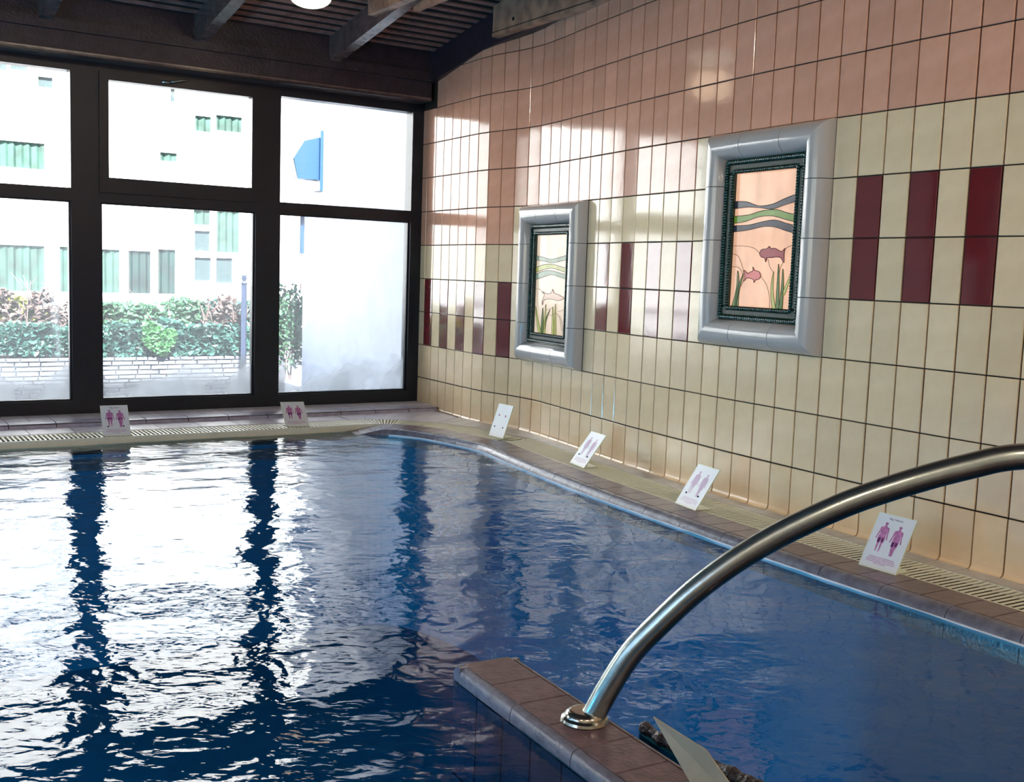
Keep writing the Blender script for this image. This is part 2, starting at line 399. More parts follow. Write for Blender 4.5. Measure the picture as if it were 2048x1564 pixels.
# ceiling -----------------------------------------------------------
SL = .16
zc = lambda d: 2.585 + SL * (d - .2)
V = []
for s_ in (-5.0, 6.5):
    for d_ in (-.15, 9.9):
        V += [P(s_, d_, zc(d_) + .03), P(s_, d_, zc(d_) + .15)]
F = [(0, 2, 6, 4), (1, 5, 7, 3), (0, 1, 3, 2), (4, 6, 7, 5), (0, 4, 5, 1), (2, 3, 7, 6)]
ceiling = ob('ceiling', mesh('ceiling', V, F, 'gap_shade'), kind='structure')  # black backing, the shade between the slats put into its colour
Nn = (N + Z * SL).normalized(); NZ = Nn.cross(U).normalized()
if NZ.z < 0: NZ = -NZ
pl = MB().box(-5.0, 4.5, -.021, .021, .012, .022).mesh('plank', 'wood_slat')
d = .27
while d < 9.5:
    ob('plank', pl, ceiling, frame(P(0, d, zc(d) + .006), U, Nn, NZ)); d += .1
# rafters, pitch .93 m
for i, s0 in enumerate((1.66, .725, -.21, -1.145, -2.08, -3.015, -3.95)):
    NUM = ('first', 'second', 'third', 'fourth')
    lab = ['dark timber ceiling rafter nearest the tiled wall, pale lit underside', 'timber ceiling rafter above the middle window, second from the tiled wall',
           'short visible end of a timber rafter at the top left corner'][i] if i < 3 else 'timber ceiling rafter beyond the left edge of the picture, ' + NUM[i - 3] + ' hidden one'
    r = thing('rafter', lab, 'rafter', 'rafters under the slatted ceiling', Matrix.Translation(P(s0, .2, 2.45)))
    inv = r.matrix_world.inverted()
    mb = MB(); V = []
    for s_ in (s0, s0 + .078):
        for d_ in (.19, 9.5):
            V += [P(s_, d_, 2.44 + SL * (d_ - .17)), P(s_, d_, 2.61 + SL * (d_ - .17))]
    mb.add(V, F); o = mb.ob('beam', ['wood_rafter'], None); o.parent = r; o.matrix_parent_inverse = inv
    if i in (0, 3):
        for nm, q0, q1, sa, sb in (('tie_plank', 2.612, 0, s0 - .06, s0 - .002), ('tie_plank', 2.60, 1, s0 + .080, s0 + .12)):
            dz_ = .95 + .35 * q1
            V = []
            for s_ in (sa, sb):
                for d_ in (dz_, 4.0): V += [P(s_, d_, q0), P(s_, d_, max(q0 + .03, 2.60 + SL * (d_ - .2)) if not q1 else q0 + .03 + SL * (d_ - dz_))]
            mb = MB().add(V, F); o = mb.ob(nm, 'wood_light', None); o.parent = r; o.matrix_parent_inverse = inv
# wall plate beam along the tiled wall
r = thing('wall_beam', 'dark timber beam running up along the top of the tiled wall', 'beam', None, Matrix.Translation(P(2.45, .2, 2.45)))
inv = r.matrix_world.inverted()
def dz_prism(name, m, prof, s0, s1, root_):
    n_ = len(prof); V = [P(s0, a, b) for a, b in prof] + [P(s1, a, b) for a, b in prof]
    q = [(k, (k + 1) % n_, n_ + (k + 1) % n_, n_ + k) for k in range(n_)] + [tuple(range(n_ - 1, -1, -1)), tuple(range(n_, 2 * n_))]
    o = ob(name, mesh(name, V, q, m)); o.parent = root_; o.matrix_parent_inverse = root_.matrix_world.inverted(); return o
zt = lambda d_: zc(d_) + .02
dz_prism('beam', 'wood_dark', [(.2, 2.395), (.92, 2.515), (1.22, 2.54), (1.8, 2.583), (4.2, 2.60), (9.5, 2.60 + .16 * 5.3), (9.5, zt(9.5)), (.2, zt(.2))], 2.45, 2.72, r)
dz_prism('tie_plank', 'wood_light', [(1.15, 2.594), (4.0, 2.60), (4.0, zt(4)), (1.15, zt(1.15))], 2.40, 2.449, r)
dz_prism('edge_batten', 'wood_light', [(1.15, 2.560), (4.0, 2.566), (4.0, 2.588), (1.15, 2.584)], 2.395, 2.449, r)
mb = MB(); c0 = P(2.3995, 1.40, 2.635); mb.tube([c0, c0 - U * .003], .012, 12); o = mb.ob('bolt_hole', 'bolt_black'); o.parent = r; o.matrix_parent_inverse = inv
# sealant bead where tiles meet the beam
pts = [W[c] + wn(c)[0] * .004 + Z * zz_ for c, zz_ in ((0, 2.547), (1, 2.56), (2, 2.574), (3, 2.588), (4, 2.604))]
mb = MB().tube(pts, .006, 6); mb.ob('sealant_bead', 'sealant', wall_right)

# other room walls
mb = MB(); sdbox(-4.9, -4.75, -.14, 9.9, -.3, .8, mb); sdbox(-4.9, -4.75, -.14, 9.9, 2.35, 4.9, mb)
for a, b_ in ((-.14, 2.8), (4.9, 5.1), (7.2, 9.9)): sdbox(-4.9, -4.75, a, b_, .8, 2.35, mb)
wl = mb.ob('wall_left', 'plaster_room', kind='structure')
for j, (a, b_) in enumerate(((2.8, 4.9), (5.1, 7.2))):
    mb = MB()
    for q in ((a, a + .06, .8, 2.35), (b_ - .06, b_, .8, 2.35), (a, b_, .8, .86), (a, b_, 2.29, 2.35), ((a + b_) / 2 - .03, (a + b_) / 2 + .03, .8, 2.35)):
        sdbox(-4.86, -4.79, q[0], q[1], q[2], q[3], mb)
    mb.ob('window_%d' % (5 + j), 'frame_bronze', kind='structure')
mb = MB(); sdbox(-4.9, 6.5, 9.75, 9.9, -.3, 5, mb); mb.ob('wall_near', 'plaster_room', kind='structure')

# ------------------------------------------------------------------ pool edge path (outer line of the overflow grate)
ctl = [P(-4.8, .66), P(-3.5, .66), P(-2.2, .66), P(-1, .66), P(.2, .67), P(1.2, .68), Vector((-1.08, 7.305, 0)), Vector((-.80, 7.38, 0)), Vector((-.53, 7.315, 0)),
       Vector((-.30, 7.175, 0)), Vector((-.12, 6.99, 0)), Vector((.06, 6.76, 0))]
for c in range(5, 60, 2):
    n, t = wn(c); ctl.append(W[c] + n * (.112 if c < 18 else .10))
path = crom(ctl, 10)
L_ = [0]
for a, b_ in zip(path, path[1:]): L_.append(L_[-1] + (b_ - a).length)
TOT = L_[-1]
def pt(l):
    l = max(0, min(TOT - 1e-6, l))
    j = int(np.searchsorted(L_, l, 'right')) - 1; j = min(j, len(path) - 2)
    f = (l - L_[j]) / (L_[j + 1] - L_[j]); p = path[j].lerp(path[j + 1], f)
    t0 = (path[min(j + 1, len(path) - 1)] - path[max(j - 1, 0)]); t1 = (path[min(j + 2, len(path) - 1)] - path[j])
    t = t0.lerp(t1, f).normalized()
    return p, t, Vector((t.y, -t.x, 0))
_n = 700
_ls = [TOT * k / _n for k in range(_n + 1)]
_off = np.array([[(q := pt(l_))[0].x + q[2].x * .42, q[0].y + q[2].y * .42] for l_ in _ls])
_lc = L_[min(range(len(path)), key=lambda j: (path[j] - Vector((-.53, 7.315, 0))).length_squared)]
_B = _off.copy()
for k in range(_n + 1):
    sg = .16 + .22 * math.exp(-((_ls[k] - _lc) / .8) ** 2)
    wt = np.exp(-.5 * ((np.array(_ls) - _ls[k]) / sg) ** 2)
    if 0 < _ls[k] - .6 and _ls[k] + .6 < TOT: _B[k] = (wt[:, None] * _off).sum(0) / wt.sum()
def edge(l, o):
    p, t, nn = pt(l)
    if o <= .21: return p + nn * o
    a = p + nn * .21; f = max(0, min(_n - 1e-6, l / TOT * _n)); k = int(f); f -= k
    b = Vector((*(_B[k] * (1 - f) + _B[k + 1] * f), 0))
    return a + (b - a) * ((o - .21) / .21)
def near_l(p):
    return min(range(len(path)), key=lambda j: (path[j] - p).length_squared)
def sweep(l0, l1, prof, mb, nseg=3, i=0, wet=False):
    V = []; F = []; n = len(prof)
    for k in range(nseg + 1):
        lk = l0 + (l1 - l0) * k / nseg
        dz = drop(l0 + (l1 - l0) * k / nseg) if wet else 0
        V += [edge(lk, o) + Z * (z + dz) for o, z in prof]
    for k in range(nseg):
        for j in range(n): F.append((k * n + j, k * n + (j + 1) % n, (k + 1) * n + (j + 1) % n, (k + 1) * n + j))
    F += [tuple(range(n - 1, -1, -1)), tuple(nseg * n + j for j in range(n))]
    mb.add(V, F, i); return mb
LCOR = L_[near_l(Vector((-.53, 7.315, 0)))]
def drop(l):
    f = max(0, min(1, (l - LCOR + .9) / .65)); f = f * f * (3 - 2 * f)
    return -.052 * (1 - f)

# deck slab (grout bed), outside the grate: fills between the path and the walls
floor = bpy.data.objects.new('floor', None); COL.objects.link(floor); floor['kind'] = 'structure'
V = []; F = []
K = 160
for k in range(K + 1):
    l = TOT * k / K; p, t, nn = pt(l)
    q = p - nn * .75
    V += [p + Z * -.006, q + Z * -.006, p - Z * .12, q - Z * .12]
for k in range(K): a = 4 * k; F += [(a, a + 4, a + 5, a + 1), (a, a + 2, a + 6, a + 4)]
ob('deck_bed', mesh('deck_bed', V, F, 'deck_grout'), floor)
mb = MB(); sdbox(-4.9, 6.5, 6.95, 9.9, -.3, -.002, mb); mb.ob('near_deck', 'brown_tile', floor)
mb = MB(); sdbox(-4.9, 2.56, 0.0, .41, -.3, .024, mb); mb.ob('ledge_bed', 'deck_grout', floor)
# gutter channel
sweep(0, TOT, [(0, -.075), (.21, -.075), (.21, -.09), (0, -.09)], MB(), 200).ob('gutter_channel', 'channel', floor)
sweep(0, TOT, [(.212, -.004), (.40, -.004), (.41, -.02), (.415, -.25), (.212, -.25)], MB(), 200, wet=True).ob('curb_bed', 'deck_grout', floor)
# brown coping tiles and rounded curb pieces, one by one
l = 0; 
while l + .133 < TOT:
    if l > TOT - 3.2: break
    sweep(l + .002, l + .131, [(.214, -.01), (.214, .0005), (.217, .002), (.366, .002), (.369, .0005), (.369, -.01)], MB(), 1, wet=True).ob('coping_tile', 'brown_tile', floor)
    l += .1334
l = 0
while l + .266 < TOT - 3:
    o = sweep(l + .0015, l + .2655, [(.372, -.02), (.372, .001), (.385, .001), (.398, -.002), (.409, -.010), (.416, -.022), (.420, -.04), (.422, -.10), (.372, -.10)], MB(), 3, wet=True).ob('curb_piece', 'curb_tile', floor)
    shade(o, 50); l += .2668
sweep(LCOR - .25, LCOR + 6, [(.4195, -.048), (.4195, -.0325), (.4235, -.0325), (.4235, -.048)], MB(), 120).ob('waterline_glint', 'glint_white', floor)  # white strip standing in for the bright glint along the waterline
sweep(0, TOT, [(.209, .0), (.2125, .0), (.2125, -.08), (.209, -.08)], MB(), 200).ob('channel_edge', 'grate_plastic', floor)
# deck tiles between grate and wall, joints in line with the wall columns
for c in range(-3, 36):
    n, t = wn(c)
    a, b_ = W[c] + n * .014, W[c + 1] + n * .014
    a2 = path[near_l(W[c] + n * .1)]; b2 = path[near_l(W[c + 1] + n * .1)]
    def closest(pw):
        j = near_l(pw); best = path[j]
        for k in (j - 1, j):
            if 0 <= k < len(path) - 1:
                u_ = path[k + 1] - path[k]; f = max(0, min(1, (pw - path[k]).dot(u_) / u_.length_squared)); q = path[k] + u_ * f
                if (q - pw).length < (best - pw).length: best = q
        return best
    a2, b2 = closest(W[c]), closest(W[c + 1])
    e = t * .0018
    q = [a + e, b_ - e, b2 - e, a2 + e]
    MB().prism([(v.x, v.y) for v in q], -.01, .002).ob('deck_tile', 'deck_tile', floor)
# window side: tiles between ledge and grate
s_ = -4.6
while s_ < 1.45:
    MB().prism([(s_ + .0025, .415), (s_ + .2475, .415), (s_ + .2475, .655), (s_ + .0025, .655)], -.01, .002, T=lambda x, y, z: P(x, y, z)).ob('deck_tile', 'ledge_tile', floor)
    s_ += .25
# corner patch
W3c = None
cor = [P(1.66, .415), P(1.90, .415), P(2.10, .415), P(2.27, .415), P(2.44, .415), W[-5] + wn(-5)[0] * .03, W[-4] + wn(-4)[0] * .03, W[-3] + wn(-3)[0] * .03]
la_ = L_[near_l(P(1.66, .66))]; lb_ = L_[near_l(closest(W[-3]))]
pc = [P(1.66, .66)] + [pt(la_ + (lb_ - la_) * k / 7)[0] for k in range(1, 7)] + [closest(W[-3])]
for k in range(7):
    q = [cor[k], cor[k + 1], pc[k + 1], pc[k]]; cc = sum(q, Vector()) / 4
    q = [cc + (v - cc) * .985 for v in q]
    MB().prism([(v.x, v.y) for v in q], -.01, .002).ob('deck_tile', 'ledge_tile', floor)
# window ledge: two rows of tiles and the rounded lip pieces
s_ = -4.7
while s_ < 2.45:
    e_ = min(s_ + .133, 2.6)
    for d0, d1 in ((.042, .17), (.175, .30)):
        sdbox(s_ + .002, e_ - .002, d0, d1, .02, .030).ob('ledge_tile', 'ledge_tile', floor)
    s_ += .1334
s_ = -4.7
while s_ < 2.40:
    prof = [(.304, .02), (.304, .030), (.385, .030), (.402, .027), (.412, .018), (.415, .0), (.304, .0)]
    V = []; n = len(prof)
    e_ = min(s_ + .262, 2.47)
    for x in (s_ + .002, e_): V += [P(x, y, z) for y, z in prof]
    Fq = [(k, (k + 1) % n, n + (k + 1) % n, n + k) for k in range(n)] + [tuple(range(n - 1, -1, -1)), tuple(range(n, 2 * n))]
    ob('lip_piece', mesh('lip_piece', V, Fq, 'lip_tile'), floor); s_ += .2668

# overflow grates ---------------------------------------------------
slat_me = MB().box(-.0058, .0058, .008, .202, -.0035, 0, bev=.0015).mesh('slat', 'grate_plastic')
def grate(l0, l1, label, lim=300):
    p0 = pt((l0 + l1) / 2)[0]
    g = thing('overflow_grate', label, 'grate', None, Matrix.Translation(p0)); inv = g.matrix_world.inverted()
    for a, b_ in ((.001, .009), (.201, .209)):
        o = sweep(l0, l1, [(a, -.024), (a, .0), (b_, .0), (b_, -.024)], MB(), int((l1 - l0) / .06)).ob('rim', 'grate_plastic'); o.parent = g; o.matrix_parent_inverse = inv
    l = l1 - .013; k = 0; mb = MB()
    while l > l0:
        p, t, nn = pt(l); mw = frame(p, t, nn, Z)
        if k < lim:
            o = ob('slat', slat_me, g); o.matrix_local = inv @ mw
        else: mb.add([inv @ mw @ v.co for v in slat_me.vertices], [tuple(q.vertices) for q in slat_me.polygons])
        k += 1; l -= .0256
    if mb.V: mb.ob('slat_row', 'grate_plastic', g, kind='stuff')
grate(LCOR, LCOR + 5.2, 'cream plastic overflow grate along the foot of the tiled wall under the leaning signs')
grate(.6, LCOR - .003, 'white plastic overflow grate along the window ledge, curving into the far corner')

# ------------------------------------------------------------------ pool basin and water
V = []; F = []
for k in range(K + 1):
    q = edge(TOT * k / K, .419)
    V += [q + Z * -.06, q + Z * -1.3]
for k in range(K): a = 2 * k; F.append((a, a + 1, a + 3, a + 2))
b0 = len(V)
V += [P(-5, 0, -1.3), P(6.5, 0, -1.3), P(6.5, 7, -1.3), P(-5, 7, -1.3), P(-4.6, .9, -1.3), P(-4.6, 7, -1.3), P(-4.6, 7, -.002), P(-4.6, .9, -.002), P(-4.8, 6.95, -1.3), P(6, 6.95, -1.3), P(6, 6.95, -.1), P(-4.8, 6.95, -.1)]
F += [(b0, b0 + 1, b0 + 2, b0 + 3), (b0 + 4, b0 + 5, b0 + 6, b0 + 7), (b0 + 8, b0 + 9, b0 + 10, b0 + 11)]
mat('basin_wall', (.005, .20, .35), .5)
ob('pool_basin', mesh('pool_basin', V, F, ['basin_tile', 'basin_wall'], [0 if f[0] == b0 else 1 for f in F]), kind='structure')

poly = [edge(TOT * k / 300, .422 if TOT * k / 300 > LCOR - .2 else .213) for k in range(301)]
sd = [SD(p) for p in poly]
sd = [q for q in sd if q[1] < 6.97]
sd = [(-4.6, sd[0][1])] + sd + [(sd[-1][0], 6.97), (-4.6, 6.97)]
PS = np.array(sd)
G = .022
xs = np.arange(-4.6, 6.0, G); ys = np.arange(.9, 6.98, G)
X, Y = np.meshgrid(xs, ys, indexing='ij')
def inside(X, Y):
    r = np.zeros(X.shape, bool); n = len(PS); j = n - 1
    for i in range(n):
        xi, yi = PS[i]; xj, yj = PS[j]
        if yi != yj:
            cnd = ((yi > Y) != (yj > Y)) & (X < (xj - xi) * (Y - yi) / (yj - yi) + xi); r ^= cnd
        j = i
    return r
I = inside(X, Y)
cell = I[:-1, :-1] | I[1:, :-1] | I[:-1, 1:] | I[1:, 1:]
use = np.zeros(X.shape, bool)
use[:-1, :-1] |= cell; use[1:, :-1] |= cell; use[:-1, 1:] |= cell; use[1:, 1:] |= cell
# keep only what a camera near this one could see plus a margin
idx = -np.ones(X.shape, int); idx[use] = np.arange(use.sum())
nz = noise.noise
V = []
for x, y in zip(X[use], Y[use]):
    tb_ = max(0, 1 - math.hypot(x + .2, y - 2.2) / 2.2) + .8 * max(0, 1 - math.hypot(x - 2.2, y - 3.8) / 2.0)
    h = .0060 * nz(Vector((x * 1.5, y * 2.6, 3))) + .0030 * nz(Vector((x * 4.2 + 9, y * 7.0, 1))) + .0009 * nz(Vector((x * 13, y * 17, 5))) + tb_ * .0016 * nz(Vector((x * 9, y * 14, 7)))
    V.append(P(x, y, -.038 + h))
A, B = np.nonzero(cell)
F = [(int(idx[a, b]), int(idx[a, b + 1]), int(idx[a + 1, b + 1]), int(idx[a + 1, b])) for a, b in zip(A, B)]
wat = ob('pool_water', mesh('pool_water', V, F, 'pool_water', smooth=True), kind='stuff', label='rippled deep blue pool water mirroring the bright windows', category='water')

# partition wall in the pool ---------------------------------------
pa = Vector((-.047, 2.785, 0)); pd = Vector((math.cos(R(-60.2)), math.sin(R(-60.2)), 0)); pn = Vector((-pd.y, pd.x, 0))  # pn to the right (towards tiled wall)
part = thing('partition_wall', 'low brown-tiled partition wall rising from the pool and carrying the handrail', 'wall', None, frame(pa, pd, pn, Z))
PL = 3.2
def pb(name, mb, m, **k): return mb.ob(name, m, part, **k)
pb('core', MB().box(.012, PL, -.083, .088, -1.3, -.006), 'deck_grout')
l = .03
while l < PL - .14:
    pb('top_tile', MB().box(l + .0015 if l > .04 else .004, l + .132, -.066, .070, -.008, .0015, bev=.0015), 'brown_tile'); l += .1335
l = .03
while l < PL - .27:
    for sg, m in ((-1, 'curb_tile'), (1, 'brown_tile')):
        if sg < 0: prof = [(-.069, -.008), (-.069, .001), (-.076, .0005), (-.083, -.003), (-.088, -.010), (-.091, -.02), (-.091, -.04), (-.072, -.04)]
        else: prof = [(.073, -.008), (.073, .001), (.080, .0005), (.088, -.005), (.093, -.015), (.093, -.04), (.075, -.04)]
        n = len(prof); V = [(l + .0015, a, b_) for a, b_ in prof] + [(l + .2655, a, b_) for a, b_ in prof]
        Fq = [(k, (k + 1) % n, n + (k + 1) % n, n + k) for k in range(n)] + [tuple(range(n - 1, -1, -1)), tuple(range(n, 2 * n))]
        shade(ob('edge_piece', mesh('edge_piece', V, Fq, m), part), 50)
    l += .267
# rounded nose at the far end
mb = MB(); pf = []
for a, z_ in ((.03, .001), (.012, 0), (.002, -.006), (-.006, -.02), (-.006, -.04), (.03, -.04)): pf.append((a, z_))
n = len(pf); V = [(a, -.091, z_) for a, z_ in pf] + [(a, .093, z_) for a, z_ in pf]
V = [(a, max(-.089, min(.09, y)), z_) for a, y, z_ in V]
ob('end_piece', mesh('end_piece', V, [(k, (k + 1) % n, n + (k + 1) % n, n + k) for k in range(n)] + [tuple(range(n - 1, -1, -1)), tuple(range(n, 2 * n))], 'curb_tile'), part)
l = -.005
while l < PL - .14:
    z1 = -.042
    for zz0 in (-.29, -.54, -.79, -1.04, -1.29):
        pb('side_tile', MB().box(l + .002, l + .1315, zz0 + .002, z1 - .002, 0, .006, T=lambda x, y, z: (x, -.085 - z, y), bev=.001), 'pool_dark_tile'); z1 = zz0
    l += .1335
for k in range(5):
    pb('end_tile', MB().box(-.085, .088, -1.29 + .25 * k, -1.044 + .25 * k, 0, .006, T=lambda x, y, z: (.010 - z, x, y)), 'pool_dark_tile')

# submerged bench at the lower left
mb = MB()
sb0 = Vector((-.93, 2.07, 0)); sx = U; sy = N
be = thing('submerged_bench', 'dark submerged bench corner under the water at the lower left corner of the picture', 'bench', None, frame(sb0, sx, sy, Z))
prof = [(0, -.16), (-.012, -.148), (-.04, -.14), (-1.6, -.14), (-1.6, -1.3), (0, -1.3)]
n = len(prof); V = [(a, -.0, z_) for a, z_ in prof] + [(a, 1.6, z_) for a, z_ in prof]
ob('bench_body', mesh('bench_body', V, [(k, (k + 1) % n, n + (k + 1) % n, n + k) for k in range(n)] + [tuple(range(n - 1, -1, -1)), tuple(range(n, 2 * n))], 'pool_dark_tile'), be)

# fill lights added under water to brighten the basin, all outside the picture
for k, (s_, d_, e_) in enumerate(((-4.45, 2.6, 200), (-4.45, 5.2, 220), (-1.8, 6.8, 130))):
    ld = bpy.data.lights.new('pool_fill_light', 'POINT'); ld.energy = e_; ld.color = (.75, .92, 1); ld.shadow_soft_size = .3
    lo = bpy.data.objects.new('pool_fill_light', ld); COL.objects.link(lo); lo.location = P(s_ + .1, d_ - .1, -.7)
# ------------------------------------------------------------------ handrail
def unp(x, y, depth):
    a, b_ = (x - 1024) / 2162.7, -(y - 782) / 2162.7
    v = rot @ Vector((a, b_, -1)); return Vector((0, 0, 1.023)) + v * depth
base = None
HR = [(1168, 1462, 2.505), (1183, 1436, 2.50), (1215.7, 1378.5, 2.48), (1262, 1307, 2.46), (1322, 1244, 2.44), (1387, 1184, 2.42), (1461, 1128.5, 2.40), (1544, 1077.6, 2.38), (1628, 1036, 2.355),
      (1715.7, 999, 2.33), (1822, 964, 2.30), (1933, 934, 2.27), (2044, 913, 2.24)]
pts = [unp(*q) for q in HR]
b0 = pts[0].copy(); b0.z = .004; pts[0] = b0
e = pts[-1]; dirn = (pts[-1] - pts[-4]).normalized()
hx = Vector((dirn.x, dirn.y, 0)).normalized()
pts += [e + hx * .2 + Z * .015, e + hx * .45 - Z * .02, e + hx * .68 - Z * .16, e + hx * .84 - Z * .38, Vector(((e + hx * .90).x, (e + hx * .90).y, .002))]
rail = thing('handrail', 'brushed steel handrail arching from the tiled partition out over the water', 'handrail', None, Matrix.Translation(b0))
inv = rail.matrix_world.inverted()
o = MB().tube(crom(pts, 8), .0275, 28).ob('tube', 'steel', None, smooth=True); o.parent = rail; o.matrix_parent_inverse = inv
fl = MB().lathe([(.054, 0), (.056, .004), (.054, .010), (.047, .014), (.046, .019), (.041, .024), (.033, .027), (.029, .027)], 32).mesh('flange', 'steel_flange', True)
for c_ in (b0, pts[-1]):
    o = ob('flange', fl, None); o.parent = rail; o.matrix_local = Matrix.Translation(Vector((c_.x, c_.y, .0018)) - b0)
    shade(o, 35)

# ------------------------------------------------------------------ wall picture frames
def halfround(L0, cut, m='grey_glaze', a0=0, a1=1, first=False, last=False):
    """half-round moulding piece along x from a0 to a1 of length L0; mitred at the ends of the side when first/last; width .133, height .085"""
    mb = MB(); n = 12; V = []
    def ring(x, mit):
        r = []
        for k in range(n + 1):
            a = math.pi * k / n; y = -.0665 * math.cos(a); z = .078 * math.sin(a)
            r.append((x + mit * (y + .0665), y, z + .0))
        return r
    V += ring(a0 + (0 if first else .0015), 1 if first else 0); V += ring(a1 - (0 if last else .0015), -1 if last else 0)
    F = [(k, k + 1, n + 2 + k, n + 1 + k) for k in range(n)] + [tuple(range(n, -1, -1)), tuple(range(n + 1, 2 * n + 2)), (0, n + 1, 2 * n + 1, n)]
    return mb.add(V, F)
def pic(c0, k0, label, art):
    A, B = W[c0], W[c0 + 6]; t = (B - A).normalized(); n = Vector((t.y, -t.x, 0)); wd = (B - A).length; z0 = ROW[k0] + 0.0; ht = 1.0
    # local x along the wall, y up, z out of the wall
    off = -.004
    if c0 == 2: off = .002
    root = thing('wall_panel', label, 'panel', 'framed backlit glass panels on the tiled wall', frame(A + n * off + Z * z0, t, Z, n))
    def side(o, ax, ay, ln, k):
        segs = [ln * j / k for j in range(k + 1)]
        for j in range(k):
            mb = halfround(ln, 0, a0=segs[j], a1=segs[j + 1], first=(j == 0), last=(j == k - 1))
            me = mb.mesh('moulding_tile', 'grey_glaze')
            q = ob('moulding_tile', me, root, frame(o, ax, ay, Vector((0, 0, 1)))); shade(q, 60)
    X_, Y_ = Vector((1, 0, 0)), Vector((0, 1, 0)); h = .0665
    side(Vector((0, h, 0)), X_, Y_, wd, 3)                       # bottom
    side(Vector((wd, ht - h, 0)), -X_, -Y_, wd, 3)               # top
    side(Vector((wd - h, 0, 0)), Y_, -X_, ht, 4)                 # right
    side(Vector((h, ht, 0)), -Y_, X_, ht, 4)                     # left
    x0, x1, y0, y1 = .128, wd - .128, .128, ht - .128
    MB().box(x0 - .02, x1 + .02, y0 - .02, y1 + .02, -.03, .004).ob('back_board', 'grout', root)
    fw = .064
    g = MB()
    for a, b_, c_, d_ in ((x0 + .006, x1 - .006, y0 + .006, y0 + fw), (x0 + .006, x1 - .006, y1 - fw, y1 - .006), (x0 + .006, x0 + fw, y0 + fw, y1 - fw), (x1 - fw, x1 - .006, y0 + fw, y1 - fw)):
        g.box(a, b_, c_, d_, .004, .026, bev=.006)
    fr = g.ob('green_frame', 'green_flat', root)
    rp = MB()
    def rope(a, b_, r):
        a = Vector(a); b_ = Vector(b_); nb = int((b_ - a).length / .0125)
        u_ = (b_ - a).normalized(); v_ = Vector((0, 0, 1)).cross(u_)
        for k in range(nb):
            c_ = a.lerp(b_, (k + .5) / nb)
            rp.tube([c_ - u_ * .0055 - v_ * r, c_, c_ + u_ * .0055 + v_ * r], [r * .5, r, r * .5], 6)
    for q, z_ in ((.012, .027), (fw - .008, .026)):
        for a, b_ in (((x0 + q, y0 + q), (x1 - q, y0 + q)), ((x0 + q, y1 - q), (x1 - q, y1 - q)), ((x0 + q, y0 + q), (x0 + q, y1 - q)), ((x1 - q, y0 + q), (x1 - q, y1 - q))):
            rope((*a, z_), (*b_, z_), .012 if q < .02 else .009)
    rp.ob('rope_moulding', 'green_ceramic', fr, smooth=True, kind='stuff')
    gx0, gx1, gy0, gy1 = x0 + fw, x1 - fw, y0 + fw, y1 - fw
    gw, gh = gx1 - gx0, gy1 - gy0
    T = lambda u_, v_: (gx0 + gw * u_, gy0 + gh * v_)
    glass = MB().box(gx0, gx1, gy0, gy1, .006, .010).ob('art_glass', art['bg'], root)
    def piece(name, pl_, m, z=.0135):
        MB().prism([T(*q) for q in pl_], .0095, z).ob(name, m, glass)
    def line(pl_, r=.0016):
        q = [Vector((*T(*a), .0135)) for a in pl_]
        MB().tube(crom(q, 5), r, 5).ob('lead_line', 'lead', glass)
    for top, bot, m in art['waves']:
        up = crom([Vector((a, b_, 0)) for a, b_ in top], 5); lo = crom([Vector((a, b_, 0)) for a, b_ in bot], 5)
        pl_ = [(v.x, v.y) for v in up] + [(v.x, v.y) for v in reversed(lo)]
        MB().prism([T(*q) for q in pl_], .0095, .0125).ob('wave_glass', m, glass)
        line(top); line(bot)
    for f in art['fish']:
        piece('fish_glass', f['poly'], f['m']); line(f['poly'] + [f['poly'][0]])
    for lf in art['leaves']:
        (bx, by), (tx, ty), w_, bend, m = lf
        l1 = []; l2 = []
        for k in range(7):
            f = k / 6; cx_ = bx + (tx - bx) * f + bend * math.sin(math.pi * f); cy_ = by + (ty - by) * f; ww = w_ * (1 - f) ** .7 / 2 + .002
            l1.append((cx_ - ww, cy_)); l2.append((cx_ + ww, cy_))
        piece('leaf_glass', l1 + l2[::-1], m, .0130); line(l1, .0009); line(l2, .0009)
    for ln in art['lines']: line(ln, .0011)
    return root
def glow(name, col, st):
    m = mat(name, tuple(c * .25 for c in col), .15, var=.2, nscale=14, coat=0, spec=.2, emit=col, estr=st)
    t = m.node_tree; b = t.nodes['Principled BSDF']
    n = t.nodes.new('ShaderNodeTexNoise'); n.inputs['Scale'].default_value = 4
    tc = t.nodes.new('ShaderNodeTexCoord'); mp = t.nodes.new('ShaderNodeMapping'); mp.inputs['Scale'].default_value = (2, .5, 1)
    t.links.new(tc.outputs['Object'], mp.inputs[0]); t.links.new(mp.outputs[0], n.inputs['Vector'])
    mr = t.nodes.new('ShaderNodeMapRange'); mr.inputs['To Min'].default_value = st * .8; mr.inputs['To Max'].default_value = st * 1.2; mr.inputs['From Min'].default_value = .3; mr.inputs['From Max'].default_value = .7
    t.links.new(n.outputs['Fac'], mr.inputs['Value']); t.links.new(mr.outputs[0], b.inputs['Emission Strength'])
glow('glass_peach', (1, .56, .36), .62); glow('glass_pale', (1, .80, .62), .55)
glow('glass_slate', (.05, .055, .09), .3); glow('glass_moss', (.16, .30, .04), .5); glow('glass_sage', (.24, .32, .24), .7)
glow('glass_rose', (.42, .06, .08), .4); glow('glass_pink', (.75, .18, .18), .5); glow('glass_leaf', (.09, .19, .035), .45)
glow('glass_olive', (.40, .42, .13), .7); glow('glass_shell', (.75, .52, .42), .55)
mat('green_flat', (.004, .028, .020), .45, var=.4, nscale=40)
mat('lead', (.06, .03, .02), .5)
